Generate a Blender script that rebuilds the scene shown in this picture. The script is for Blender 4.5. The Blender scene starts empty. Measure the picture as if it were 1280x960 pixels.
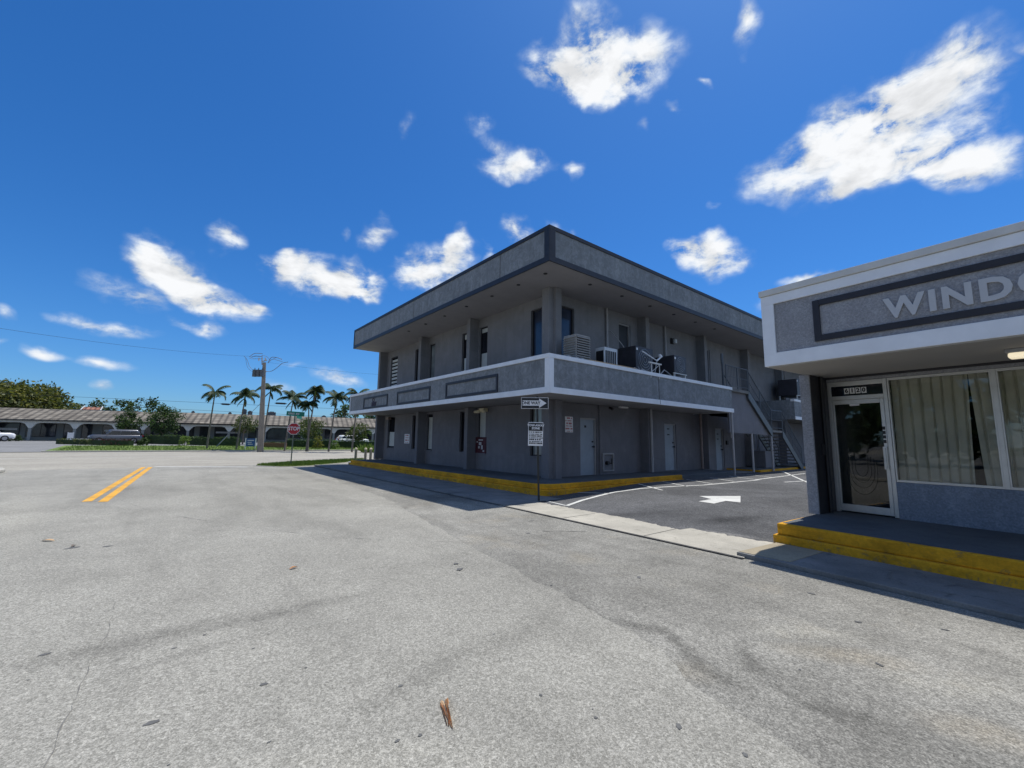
import bpy, math, random
from mathutils import Vector, Matrix, noise as mnoise
random.seed(7)
R = math.radians
scn = bpy.context.scene
COL = scn.collection

# ---------------------------------------------------------------- camera
H = 1.55
F, PITCH, ROLL, YAW = 537.5, R(7.39), R(.78), R(38.83)
cy, sy, cp, sp = math.cos(YAW), math.sin(YAW), math.cos(PITCH), math.sin(PITCH)
fw = Vector((sy*cp, cy*cp, sp)); rt0 = Vector((cy, -sy, 0)); up0 = rt0.cross(fw)
rt = rt0*math.cos(ROLL) + up0*math.sin(ROLL); up = up0*math.cos(ROLL) - rt0*math.sin(ROLL)
O = Vector((0, 0, H))
def ray(x, y): return fw*F + rt*(x-640) - up*(y-480)
def ground(x, y, z=0):
    d = ray(x, y); return O + d*((z-H)/d.z)
def on_x(x, y, X): d = ray(x, y); return O + d*(X/d.x)
def on_y(x, y, Y): d = ray(x, y); return O + d*(Y/d.y)
def at(x, y, dist):          # the point a given forward distance away
    return O + ray(x, y)*(dist/F)
cam = bpy.data.cameras.new("camera"); co = bpy.data.objects.new("camera", cam); COL.objects.link(co)
M = Matrix((rt, up, -fw)).transposed().to_4x4(); M.translation = O
co.matrix_world = M
cam.sensor_fit = 'HORIZONTAL'; cam.sensor_width = 36; cam.lens = 36*F/1280
cam.clip_start = .05; cam.clip_end = 6000
scn.camera = co

# ---------------------------------------------------------------- materials
MATS = {}
def new_mat(name):
    m = bpy.data.materials.new(name); m.use_nodes = True
    nt = m.node_tree; b = nt.nodes["Principled BSDF"]
    return m, nt, b
def N(nt, t, **kw):
    n = nt.nodes.new(t)
    for k, v in kw.items():
        if k in n.inputs.keys() if isinstance(k, str) else False: n.inputs[k].default_value = v
        else: setattr(n, k, v)
    return n
def noise(nt, vec, scale, detail=4, rough=.55, dist=0):
    n = nt.nodes.new('ShaderNodeTexNoise'); n.inputs['Scale'].default_value = scale
    n.inputs['Detail'].default_value = detail; n.inputs['Roughness'].default_value = rough
    n.inputs['Distortion'].default_value = dist
    nt.links.new(vec, n.inputs['Vector']); return n.outputs['Fac']
def ramp(nt, fac, stops):
    r = nt.nodes.new('ShaderNodeValToRGB'); e = r.color_ramp.elements
    while len(e) < len(stops): e.new(.5)
    for i, (p, c) in enumerate(stops):
        e[i].position = p; e[i].color = (*c, 1) if len(c) == 3 else c
    nt.links.new(fac, r.inputs[0]); return r.outputs[0]
def rng(nt, v, a, b, c, d):
    m = nt.nodes.new('ShaderNodeMapRange'); 
    for i, x in enumerate((a, b, c, d)): m.inputs[i+1].default_value = x
    nt.links.new(v, m.inputs[0]); return m.outputs[0]
def math_(nt, op, a, b=None):
    m = nt.nodes.new('ShaderNodeMath'); m.operation = op
    for i, x in enumerate((a, b)):
        if x is None: continue
        if isinstance(x, (int, float)): m.inputs[i].default_value = x
        else: nt.links.new(x, m.inputs[i])
    return m.outputs[0]
def mul(nt, c, f):           # colour times a grey factor
    m = nt.nodes.new('ShaderNodeMix'); m.data_type = 'RGBA'; m.blend_type = 'MULTIPLY'
    m.inputs[0].default_value = 1
    for s, x in ((6, c), (7, f)):
        if isinstance(x, tuple): m.inputs[s].default_value = (*x, 1)
        else: nt.links.new(x, m.inputs[s])
    return m.outputs[2]
def mix(nt, f, a, b):
    m = nt.nodes.new('ShaderNodeMix'); m.data_type = 'RGBA'
    if isinstance(f, (int, float)): m.inputs[0].default_value = f
    else: nt.links.new(f, m.inputs[0])
    for s, x in ((6, a), (7, b)):
        if isinstance(x, tuple): m.inputs[s].default_value = (*x, 1)
        else: nt.links.new(x, m.inputs[s])
    return m.outputs[2]
def bump(nt, b, h, strength, dist=.01):
    n = nt.nodes.new('ShaderNodeBump'); n.inputs['Strength'].default_value = strength
    n.inputs['Distance'].default_value = dist
    nt.links.new(h, n.inputs['Height']); nt.links.new(n.outputs[0], b.inputs['Normal'])
def coords(nt, scale=None):
    c = nt.nodes.new('ShaderNodeTexCoord').outputs['Object']
    if scale:
        mp = nt.nodes.new('ShaderNodeMapping'); mp.inputs['Scale'].default_value = scale
        nt.links.new(c, mp.inputs[0]); c = mp.outputs[0]
    return c

def plain(name, col, rough=.6, metal=0, var=.15, scale=6, bmp=0, spec=.5):
    m, nt, b = new_mat(name); c = coords(nt)
    f = noise(nt, c, scale, 5, .6)
    k = rng(nt, f, .3, .7, 1-var, 1+var)
    nt.links.new(mul(nt, col, k), b.inputs['Base Color'])
    b.inputs['Roughness'].default_value = rough; b.inputs['Metallic'].default_value = metal
    b.inputs['Specular IOR Level'].default_value = spec
    if bmp: bump(nt, b, noise(nt, c, scale*8, 3), bmp)
    MATS[name] = m; return m

def stucco(name, col, grain=60, strength=.5, var=.12, streak=.12, blot=None):
    m, nt, b = new_mat(name); c = coords(nt)
    big = rng(nt, noise(nt, c, .7, 5, .6), .3, .7, 1-var, 1+var)
    fine = rng(nt, noise(nt, c, grain, 3, .6), .3, .7, 1-var*1.4, 1+var*1.4)
    st = rng(nt, noise(nt, coords(nt, (3.2, 3.2, .22)), 1.6, 5, .65), .35, .75, 1, 1-streak*2)
    patch = rng(nt, noise(nt, c, 1.3, 3, .45, 1.2), .52, .56, 1, 1.07)
    drip = rng(nt, noise(nt, coords(nt, (9, 9, .55)), 1.0, 4, .7), .6, .8, 1, 1-streak*2.4)
    st = math_(nt, 'MULTIPLY', math_(nt, 'MULTIPLY', st, drip), patch)
    k = math_(nt, 'MULTIPLY', math_(nt, 'MULTIPLY', big, fine), st)
    colr = mul(nt, col, k)
    if blot:
        w = rng(nt, noise(nt, c, blot, 2, .5, 1.5), .45, .6, 0, 1)
        colr = mix(nt, math_(nt, 'MULTIPLY', w, .5), colr, mul(nt, colr, (1.45, 1.45, 1.45)))
    nt.links.new(colr, b.inputs['Base Color'])
    b.inputs['Roughness'].default_value = .92; b.inputs['Specular IOR Level'].default_value = .25
    bump(nt, b, noise(nt, c, grain, 4, .6), strength, .008)
    MATS[name] = m; return m

def stains(nt, col, lst):
    c = coords(nt)
    n = nt.nodes.new('ShaderNodeTexNoise'); n.inputs['Scale'].default_value = 1.6; n.inputs['Detail'].default_value = 6; nt.links.new(c, n.inputs['Vector'])
    a = nt.nodes.new('ShaderNodeVectorMath'); a.operation = 'SUBTRACT'; nt.links.new(n.outputs['Color'], a.inputs[0]); a.inputs[1].default_value = (.5, .5, .5)
    s_ = nt.nodes.new('ShaderNodeVectorMath'); s_.operation = 'SCALE'; nt.links.new(a.outputs[0], s_.inputs[0]); s_.inputs['Scale'].default_value = .22
    d = nt.nodes.new('ShaderNodeVectorMath'); d.operation = 'ADD'; nt.links.new(c, d.inputs[0]); nt.links.new(s_.outputs[0], d.inputs[1])
    fine = rng(nt, noise(nt, c, 9, 6, .7), .3, .65, .35, 1.2)
    for (x0, y0), (x1, y1), w, colr, amt in lst:
        L_ = math.dist((x0, y0), (x1, y1))/2+w
        mp = nt.nodes.new('ShaderNodeMapping'); mp.vector_type = 'TEXTURE'
        mp.inputs['Location'].default_value = ((x0+x1)/2, (y0+y1)/2, 0); mp.inputs['Rotation'].default_value = (0, 0, math.atan2(y1-y0, x1-x0)); mp.inputs['Scale'].default_value = (L_, w, 50)
        nt.links.new(d.outputs[0], mp.inputs[0]); g = nt.nodes.new('ShaderNodeTexGradient'); g.gradient_type = 'SPHERICAL'; nt.links.new(mp.outputs[0], g.inputs[0])
        k = math_(nt, 'MULTIPLY', math_(nt, 'MULTIPLY', rng(nt, g.outputs['Fac'], 0, .8, 0, amt), 1), fine)
        col = mix(nt, k, col, mul(nt, col, colr))
    return col
def asphalt(name, dark, light, speck=110, var=.16, streaky=None, warm=None, blots=()):
    m, nt, b = new_mat(name); c = coords(nt)
    v = nt.nodes.new('ShaderNodeTexVoronoi'); v.inputs['Scale'].default_value = speck
    nt.links.new(c, v.inputs['Vector'])
    sep = nt.nodes.new('ShaderNodeSeparateColor'); nt.links.new(v.outputs['Color'], sep.inputs[0])
    v2 = nt.nodes.new('ShaderNodeTexVoronoi'); v2.inputs['Scale'].default_value = speck*.42
    nt.links.new(c, v2.inputs['Vector'])
    sep2 = nt.nodes.new('ShaderNodeSeparateColor'); nt.links.new(v2.outputs['Color'], sep2.inputs[0])
    g = math_(nt, 'ADD', math_(nt, 'MULTIPLY', sep.outputs[0], .6), math_(nt, 'MULTIPLY', sep2.outputs[1], .4))
    col = ramp(nt, g, [(.05, dark), (.5, tuple((a+b_)/2 for a, b_ in zip(dark, light))), (.82, light), (.97, tuple(min(1, x*1.22) for x in light))])
    big = rng(nt, noise(nt, c, .35, 6, .62, .6), .3, .72, 1-var, 1+var)
    mid = rng(nt, noise(nt, c, 2.3, 7, .62), .3, .7, 1-var*.4, 1+var*.4)
    k = math_(nt, 'MULTIPLY', big, mid)
    if streaky:      # darkened wheel tracks running along the lane
        s = rng(nt, noise(nt, coords(nt, streaky), 1.1, 5, .6, .4), .48, .74, 1, .78)
        k = math_(nt, 'MULTIPLY', k, s)
    spots = rng(nt, noise(nt, c, 7.5, 2, .5), .7, .78, 1, .72)
    k = math_(nt, 'MULTIPLY', k, spots)
    col = mul(nt, col, k)
    if warm:
        w = rng(nt, noise(nt, c, .8, 4, .6), .56, .72, 0, .5)
        col = mix(nt, w, col, mul(nt, col, warm))
    if blots: col = stains(nt, col, blots)
    nt.links.new(col, b.inputs['Base Color'])
    b.inputs['Roughness'].default_value = .95; b.inputs['Specular IOR Level'].default_value = .15
    bump(nt, b, math_(nt, 'ADD', v.outputs['Distance'], noise(nt, c, 30, 4, .6)), .35, .006)
    MATS[name] = m; return m

def G2(x, y): return tuple(ground(x, y)[:2])
DK, WM, LT = (.62, .62, .62), (1.16, 1.05, .9), (1.22, 1.21, 1.17)
asphalt('road_asphalt', (.175, .169, .145), (.405, .391, .34), 150, .15, (.9, .16, 1), None,
  [(G2(0, 838), G2(320, 770), .25, DK, .8), (G2(250, 790), G2(470, 738), .16, DK, .7), (G2(120, 850), G2(300, 800), .12, DK, .6), (G2(400, 920), G2(600, 800), .13, DK, .6), (G2(560, 840), G2(700, 760), .2, DK, .4),
   (G2(60, 640), G2(200, 600), .5, DK, .4), (G2(200, 700), G2(330, 620), .4, DK, .4), (G2(20, 620), G2(0, 700), .6, LT, .5), (G2(300, 960), G2(640, 940), .2, LT, .4)])

asphalt('verge_asphalt', (.135, .131, .115), (.352, .34, .298), 140, .3, (1.6, .3, 1), (1.15, 1.06, .92),
  [(G2(640, 715), G2(760, 775), .09, DK, .9), (G2(760, 775), G2(850, 800), .12, DK, .9), (G2(800, 770), G2(960, 890), .1, DK, 1), (G2(925, 800), G2(950, 850), .1, DK, 1), (G2(1020, 880), G2(1110, 910), .14, DK, 1), (G2(950, 850), G2(1090, 925), .07, DK, 1),
   (G2(980, 810), G2(1130, 830), .2, (1.16, 1.06, .92), .6), (G2(1180, 905), G2(1290, 930), .2, (1.16, 1.06, .92), .6), (G2(950, 785), G2(1090, 800), .2, LT, .7), (G2(1100, 850), G2(1270, 860), .2, LT, .5), (G2(1150, 790), G2(1280, 830), .12, DK, .6), (G2(620, 690), G2(740, 720), .35, DK, .45),
   ((4.0, 8.9), (4.7, 9.6), .25, DK, .9), ((5.2, 13), (5.6, 17), .5, DK, .6), ((4.9, 9.2), (6.1, 10.5), .3, DK, .4), (G2(700, 690), G2(900, 740), .25, LT, .4), (G2(560, 660), G2(700, 690), .2, DK, .5)])

asphalt('cross_asphalt', (.26, .242, .20), (.43, .404, .34), 60, .1, (.1, 1.2, 1))
asphalt('lot_asphalt', (.055, .057, .059), (.15, .15, .15), 90, .3, None, None,
  [(G2(690, 650), G2(860, 640), .35, DK, .9), (G2(880, 655), G2(960, 650), .35, (.5, .5, .5), 1), (G2(850, 660), G2(960, 676), .12, (1.9, 1.85, 1.7), .7), (G2(760, 625), G2(860, 615), .5, (1.3, 1.3, 1.3), .6)])
asphalt('far_asphalt', (.16, .16, .16), (.27, .27, .26), 60, .12)
def concrete(name, col, var=.18, wear=.3):
    m, nt, b = new_mat(name); c = coords(nt)
    k = math_(nt, 'MULTIPLY', rng(nt, noise(nt, c, 1.1, 6, .65), .3, .7, 1-var, 1+var), rng(nt, noise(nt, c, 45, 4, .7), .3, .7, .82, 1.15))
    w = rng(nt, noise(nt, c, 4.5, 6, .7, .8), .56, .74, 1, 1-wear)
    nt.links.new(mul(nt, col, math_(nt, 'MULTIPLY', k, w)), b.inputs['Base Color'])
    b.inputs['Roughness'].default_value = .93; b.inputs['Specular IOR Level'].default_value = .2
    bump(nt, b, noise(nt, c, 60, 4, .6), .3, .005); MATS[name] = m
concrete('concrete_light', (.42, .395, .33), .2, .4)
concrete('concrete_walk', (.215, .212, .20), .28, .55)
concrete('concrete_kerb', (.46, .44, .38), .15, .3)
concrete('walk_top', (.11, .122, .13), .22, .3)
concrete('plate_tan', (.36, .31, .22), .15, .3)
concrete('pole_concrete', (.25, .225, .195), .15, .2)
def worn_paint(name, col, under, amt=(.6, .72), sc=7):
    m, nt, b = new_mat(name); c = coords(nt)
    f = noise(nt, c, sc, 8, .72, .5)
    w = rng(nt, f, amt[0], amt[1], 0, 1)
    k = rng(nt, noise(nt, c, 1.7, 5, .6), .3, .7, .78, 1.15)
    nt.links.new(mix(nt, w, mul(nt, col, k), under), b.inputs['Base Color'])
    b.inputs['Roughness'].default_value = .75
    bump(nt, b, noise(nt, c, 35, 4, .6), .3, .006); MATS[name] = m
def kerb_paint(name, col, under):
    m, nt, b = new_mat(name); c = coords(nt)
    sp = nt.nodes.new('ShaderNodeSeparateXYZ'); nt.links.new(c, sp.inputs[0])
    f = noise(nt, c, 6, 9, .75, .6)
    low = rng(nt, sp.outputs[2], 0, .2, .12, 0)
    w = rng(nt, math_(nt, 'ADD', f, low), .57, .70, 0, 1)
    k = math_(nt, 'MULTIPLY', rng(nt, noise(nt, c, 1.7, 6, .65), .3, .7, .68, 1.12), rng(nt, noise(nt, c, 22, 5, .7), .3, .7, .8, 1.1))
    dirt = rng(nt, noise(nt, coords(nt, (2.5, 2.5, 9)), 1.2, 6, .7), .5, .75, 1, .6)
    nt.links.new(mix(nt, math_(nt, 'MULTIPLY', w, .85), mul(nt, col, math_(nt, 'MULTIPLY', k, dirt)), under), b.inputs['Base Color'])
    b.inputs['Roughness'].default_value = .85; b.inputs['Specular IOR Level'].default_value = .25
    bump(nt, b, math_(nt, 'ADD', noise(nt, c, 35, 5, .7), math_(nt, 'MULTIPLY', w, -.5)), .5, .01); MATS[name] = m
kerb_paint('yellow_kerb', (.80, .40, .022), (.17, .14, .09))
worn_paint('road_yellow', (.72, .36, .02), (.3, .27, .2), (.52, .66), 16)
worn_paint('road_white', (.60, .60, .56), (.16, .16, .16), (.6, .72), 14)
worn_paint('road_white_far', (.62, .61, .57), (.3, .3, .28), (.5, .7), 5)
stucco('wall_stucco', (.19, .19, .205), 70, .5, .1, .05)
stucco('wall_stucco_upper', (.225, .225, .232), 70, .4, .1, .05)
stucco('fascia_stucco', (.225, .24, .25), 55, .7, .09, .12, 5)
stucco('shop_stucco', (.27, .275, .29), 38, 1.0, .1, .04, 26)
stucco('shop_lower', (.20, .23, .275), 38, .9, .1, .04, 22)
plain('soffit_paint', (.27, .265, .275), .85, 0, .08, 1.2, .1)
plain('shop_soffit', (.42, .40, .37), .85, 0, .06, 1.2, .1)
plain('white_trim', (.80, .82, .84), .55, 0, .06, 3)
plain('cap_trim', (.62, .61, .57), .6, 0, .08, 3)
plain('navy_trim', (.022, .021, .026), .5, 0, .25, 4)
plain('door_paint', (.30, .35, .40), .6, 0, .08, 3)
plain('dark_door', (.02, .021, .026), .5, 0, .2, 3)
plain('pipe_paint', (.36, .355, .36), .5, 0, .1, 5)
plain('pipe_brown', (.22, .17, .15), .6, 0, .2, 5)
plain('rail_metal', (.10, .115, .13), .5, .3, .15, 5)
plain('aluminium', (.62, .62, .60), .38, .55, .06, 8)
plain('ac_beige', (.36, .34, .31), .6, 0, .15, 5)
plain('ac_white', (.62, .65, .66), .5, 0, .1, 5)
plain('ac_dark', (.035, .035, .045), .5, 0, .25, 5)
plain('grille_black', (.012, .012, .015), .6, 0, .2, 8)
plain('black_paint', (.015, .015, .018), .5, 0, .2, 8)
plain('sign_white', (.78, .78, .78), .45, 0, .06, 8)
plain('sign_red', (.42, .016, .024), .45, 0, .1, 8)
plain('sign_green', (.0, .20, .13), .45, 0, .1, 8)
plain('sign_blue', (.03, .10, .28), .5, 0, .2, 5)
plain('post_dark', (.03, .032, .03), .6, .2, .3, 10)
plain('post_green', (.10, .13, .11), .6, .2, .2, 10)
plain('galvanised', (.38, .39, .40), .45, .5, .15, 9)
plain('bollard_paint', (.22, .21, .17), .7, 0, .2, 8)
plain('bollard_cap', (.66, .60, .42), .7, 0, .1, 8)
plain('poster_red', (.075, .012, .02), .6, 0, .3, 14)
plain('letter_grey', (.50, .51, .52), .6, 0, .05, 6)
plain('crack_faint', (.17, .165, .15), .95, 0, .3, 12)
plain('crack_dark', (.075, .073, .07), .95, 0, .3, 12)
plain('stain_dark', (.12, .12, .115), .95, 0, .3, 12)
plain('tyre_rubber', (.02, .02, .02), .85, 0, .1, 20)
plain('rim_metal', (.4, .4, .42), .35, .7, .1, 20)
plain('bark', (.17, .14, .11), .9, 0, .25, 12, .5)
plain('palm_bark', (.15, .135, .115), .9, 0, .25, 14, .5)
plain('dry_brown', (.42, .21, .09), .8, 0, .35, 60)
plain('dry_tan', (.60, .40, .22), .8, 0, .3, 60)
plain('plaza_wall', (.22, .235, .23), .9, 0, .08, .6)
plain('plaza_post', (.22, .24, .24), .9, 0, .1, .6)
plain('plaza_white', (.55, .57, .55), .9, 0, .08, .8)
plain('planter_brown', (.16, .085, .05), .9, 0, .2, 6)
plain('reflection_paint', (.018, .017, .015), .9, 0, .5, 30)
plain('room_dark', (.012, .012, .012), .9, 0, .1, 3)
plain('blind_white', (.55, .58, .56), .7, 0, .06, 3)
plain('wire_black', (.02, .02, .022), .6, 0, .1, 3)
plain('wire_grey', (.16, .15, .15), .6, 0, .1, 3)
plain('unit_grey', (.09, .10, .11), .6, 0, .2, 3)
plain('navy_letters', (.03, .015, .035), .6, 0, .3, 8)
plain('headlight', (.75, .76, .78), .1, 0, .05, 9)
plain('tail_red', (.3, .01, .012), .2, 0, .05, 9)
plain('paint_silver', (.15, .155, .17), .28, .6, .03, 2)
plain('paint_white', (.72, .73, .74), .25, 0, .03, 2)
plain('paint_dark', (.02, .03, .05), .25, 0, .03, 2)
def lampmat():
    m, nt, b = new_mat('lamp_glow'); b.inputs['Base Color'].default_value = (.8, .75, .6, 1)
    b.inputs['Emission Color'].default_value = (1, .86, .6, 1); b.inputs['Emission Strength'].default_value = .75
    MATS['lamp_glow'] = m
lampmat()
def darkglass(name, col, rough=.04, tint=None):
    m, nt, b = new_mat(name)
    c = coords(nt); k = rng(nt, noise(nt, c, .9, 3), .35, .65, .6, 1.5)
    nt.links.new(mul(nt, col, k), b.inputs['Base Color'])
    b.inputs['Roughness'].default_value = rough; b.inputs['IOR'].default_value = 1.52
    bump(nt, b, noise(nt, c, 1.2, 2), .03, .05)
    MATS[name] = m
darkglass('glass_dark', (.012, .014, .02)); darkglass('glass_car', (.01, .012, .015))
darkglass('glass_far', (.03, .035, .045), .1)
darkglass('glass_blue', (.03, .04, .065), .1)
darkglass('glass_pale', (.27, .31, .32), .15)
def clearglass():
    m, nt, b = new_mat('glass_clear'); nt.nodes.remove(b)
    t = nt.nodes.new('ShaderNodeBsdfTransparent'); t.inputs[0].default_value = (.93, .93, .90, 1)
    g = nt.nodes.new('ShaderNodeBsdfGlossy'); g.inputs['Roughness'].default_value = .015
    fr = nt.nodes.new('ShaderNodeFresnel'); fr.inputs[0].default_value = 1.5
    bm = nt.nodes.new('ShaderNodeBump'); bm.inputs['Strength'].default_value = .04; bm.inputs['Distance'].default_value = .05
    nt.links.new(noise(nt, coords(nt), 1.3, 2), bm.inputs['Height']); nt.links.new(bm.outputs[0], g.inputs['Normal'])
    mx = nt.nodes.new('ShaderNodeMixShader'); nt.links.new(fr.outputs[0], mx.inputs[0])
    nt.links.new(t.outputs[0], mx.inputs[1]); nt.links.new(g.outputs[0], mx.inputs[2])
    nt.links.new(mx.outputs[0], nt.nodes['Material Output'].inputs[0]); MATS['glass_clear'] = m
clearglass()
def fabric():
    m, nt, b = new_mat('curtain_cloth'); c = coords(nt)
    k = rng(nt, noise(nt, c, 2.2, 4), .3, .7, .85, 1.12)
    nt.links.new(mul(nt, (.66, .66, .585), k), b.inputs['Base Color']); b.inputs['Roughness'].default_value = .9
    b.inputs['Emission Color'].default_value = (.5, .5, .4, 1); b.inputs['Emission Strength'].default_value = 0
    MATS['curtain_cloth'] = m
fabric()
def foliage(name, a, b_, trans=.25):
    m, nt, b = new_mat(name)
    g = nt.nodes.new('ShaderNodeNewGeometry')
    c = coords(nt)
    f = math_(nt, 'ADD', math_(nt, 'MULTIPLY', g.outputs['Random Per Island'], .55), math_(nt, 'MULTIPLY', rng(nt, noise(nt, c, .9, 3), .3, .7, 0, 1), .45))
    col = ramp(nt, f, [(0, a), (1, b_)])
    nt.links.new(col, b.inputs['Base Color']); b.inputs['Roughness'].default_value = .6
    b.inputs['Specular IOR Level'].default_value = .3
    tr = nt.nodes.new('ShaderNodeBsdfTranslucent'); nt.links.new(mul(nt, col, (1.3, 1.5, .7)), tr.inputs[0])
    mx = nt.nodes.new('ShaderNodeMixShader'); mx.inputs[0].default_value = trans
    nt.links.new(b.outputs[0], mx.inputs[1]); nt.links.new(tr.outputs[0], mx.inputs[2])
    nt.links.new(mx.outputs[0], nt.nodes['Material Output'].inputs[0]); MATS[name] = m
foliage('leaf_mid', (.025, .05, .015), (.09, .14, .04))
foliage('leaf_dark', (.015, .032, .013), (.05, .085, .03))
foliage('leaf_yellow', (.09, .10, .02), (.26, .24, .05))
foliage('leaf_bright', (.08, .14, .025), (.20, .27, .06))
foliage('leaf_olive', (.05, .065, .02), (.13, .14, .05))
foliage('leaf_red', (.03, .012, .012), (.07, .03, .02))
foliage('palm_leaf', (.018, .035, .015), (.06, .095, .035), .12)
foliage('grass_blade', (.05, .09, .015), (.14, .20, .04))
def grassmat():
    m, nt, b = new_mat('lawn'); c = coords(nt)
    f = noise(nt, c, 14, 8, .75); g2 = noise(nt, c, .5, 5, .6)
    col = ramp(nt, math_(nt, 'ADD', math_(nt, 'MULTIPLY', f, .6), math_(nt, 'MULTIPLY', g2, .4)), [(.3, (.05, .085, .018)), (.5, (.14, .21, .035)), (.7, (.24, .29, .07))])
    nt.links.new(col, b.inputs['Base Color']); b.inputs['Roughness'].default_value = .95
    bump(nt, b, noise(nt, c, 40, 5, .7), .8, .05); MATS['lawn'] = m
    m, nt, b = new_mat('earth'); c = coords(nt)
    col = ramp(nt, noise(nt, c, .05, 8, .7), [(.3, (.06, .08, .03)), (.7, (.16, .15, .09))])
    nt.links.new(col, b.inputs['Base Color']); b.inputs['Roughness'].default_value = 1; MATS['earth'] = m
grassmat()
def tilemat(name, a, b_, along=(1, 0)):
    m, nt, b = new_mat(name)
    c = nt.nodes.new('ShaderNodeTexCoord').outputs['Object']
    s = nt.nodes.new('ShaderNodeSeparateXYZ'); nt.links.new(c, s.inputs[0])
    wx = math_(nt, 'SINE', math_(nt, 'MULTIPLY', s.outputs[0], 2*math.pi/.8))
    fy = math_(nt, 'FRACT', math_(nt, 'MULTIPLY', s.outputs[1], 1/.8))
    k = math_(nt, 'MULTIPLY', rng(nt, wx, -1, .3, .5, 1.1), rng(nt, fy, 0, .35, .45, 1.1))
    f = noise(nt, c, .8, 6, .7)
    w = nt.nodes.new('ShaderNodeTexWhiteNoise'); w.noise_dimensions = '2D'
    fl = nt.nodes.new('ShaderNodeVectorMath'); fl.operation = 'FLOOR'
    mp = nt.nodes.new('ShaderNodeMapping'); mp.inputs['Scale'].default_value = (1/.8, 1/.8, 1)
    nt.links.new(c, mp.inputs[0]); nt.links.new(mp.outputs[0], fl.inputs[0]); nt.links.new(fl.outputs[0], w.inputs['Vector'])
    col = ramp(nt, math_(nt, 'ADD', math_(nt, 'MULTIPLY', f, .55), math_(nt, 'MULTIPLY', w.outputs['Value'], .45)), [(.25, a), (.8, b_)])
    nt.links.new(mul(nt, col, k), b.inputs['Base Color']); b.inputs['Roughness'].default_value = .9
    bump(nt, b, k, .6, .06); MATS[name] = m
tilemat('roof_tile', (.11, .095, .075), (.23, .205, .165))
tilemat('roof_tile_red', (.22, .09, .06), (.38, .18, .12))

# ---------------------------------------------------------------- object helpers
XF = {}
def thing(name, label, cat, loc=(0, 0, 0), rotz=0, group=None):
    o = bpy.data.objects.new(name, None); COL.objects.link(o); o.empty_display_size = .2
    o.location = loc; o.rotation_euler = (0, 0, rotz)
    XF[o.name] = Matrix.Translation(loc) @ Matrix.Rotation(rotz, 4, 'Z')
    return tag(o, label, cat, group)
def tag(o, label, cat, group=None):
    o['label'] = label; o['category'] = cat
    if group: o['group'] = group
    return o
def struct(o, kind='structure', label=None, cat=None):
    o['kind'] = kind
    if label: o['label'] = label
    if cat: o['category'] = cat
    return o
def clean(p, *names): return p
class MB:
    def __init__(s): s.v = []; s.f = []; s.m = []; s.cur = 0
    def add(s, vs, fs):
        n = len(s.v); s.v += [tuple(v) for v in vs]
        for f in fs: s.f.append([n+i for i in f]); s.m.append(s.cur)
        return s
    def box(s, x0, y0, z0, x1, y1, z1):
        x0, x1 = sorted((x0, x1)); y0, y1 = sorted((y0, y1)); z0, z1 = sorted((z0, z1))
        return s.add([(x0,y0,z0),(x1,y0,z0),(x1,y1,z0),(x0,y1,z0),(x0,y0,z1),(x1,y0,z1),(x1,y1,z1),(x0,y1,z1)],
              [(0,3,2,1),(4,5,6,7),(0,1,5,4),(1,2,6,5),(2,3,7,6),(3,0,4,7)])
    def poly(s, pts): return s.add(pts, [tuple(range(len(pts)))])
    def prism(s, pts, d):        # polygon swept by a vector
        n = len(pts); d = Vector(d); a = [Vector(p) for p in pts]; b = [p+d for p in a]
        fs = [tuple(range(n))[::-1], tuple(range(n, 2*n))] + [(i, (i+1) % n, n+(i+1) % n, n+i) for i in range(n)]
        return s.add(a+b, fs)
    def cyl(s, p0, p1, r0, r1=None, n=10, caps=True):
        r1 = r0 if r1 is None else r1
        p0 = Vector(p0); p1 = Vector(p1); d = (p1-p0).normalized()
        a = d.orthogonal().normalized(); b = d.cross(a)
        vs = [p+(a*math.cos(2*math.pi*i/n)+b*math.sin(2*math.pi*i/n))*r for p, r in ((p0, r0), (p1, r1)) for i in range(n)]
        fs = [(i, (i+1) % n, n+(i+1) % n, n+i) for i in range(n)]
        if caps: fs += [tuple(range(n))[::-1], tuple(range(n, 2*n))]
        return s.add(vs, fs)
    def tube(s, pts, r, n=6, r1=None):
        pts = [Vector(p) for p in pts]; k = len(pts); vs = []; fs = []
        a = None
        for i, p in enumerate(pts):
            d = (pts[min(i+1, k-1)]-pts[max(i-1, 0)]).normalized()
            a = d.orthogonal().normalized() if a is None else (a-d*a.dot(d)).normalized()
            b = d.cross(a); rr = r if r1 is None else r+(r1-r)*i/(k-1)
            vs += [p+(a*math.cos(2*math.pi*j/n)+b*math.sin(2*math.pi*j/n))*rr for j in range(n)]
        for i in range(k-1):
            fs += [(i*n+j, i*n+(j+1) % n, (i+1)*n+(j+1) % n, (i+1)*n+j) for j in range(n)]
        fs += [tuple(range(n))[::-1], tuple(range((k-1)*n, k*n))]
        return s.add(vs, fs)
    def build(s, name, mat, parent=None, world=True, bevel=0, smooth=False):
        me = bpy.data.meshes.new(name); vs = s.v
        if parent is not None and world:
            inv = xf(parent).inverted(); vs = [tuple(inv @ Vector(v)) for v in vs]
        me.from_pydata(vs, [], s.f)
        for mm in (mat if isinstance(mat, (list, tuple)) else [mat]): me.materials.append(MATS[mm])
        for p, i in zip(me.polygons, s.m): p.material_index = i; p.use_smooth = smooth
        me.update()
        o = bpy.data.objects.new(name, me); COL.objects.link(o)
        if parent is not None: o.parent = parent
        if bevel:
            b = o.modifiers.new('bevel', 'BEVEL'); b.width = bevel; b.segments = 2; b.limit_method = 'ANGLE'
        return o
def xf(o):
    while o.parent is not None: o = o.parent
    return XF.get(o.name, Matrix())
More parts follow.
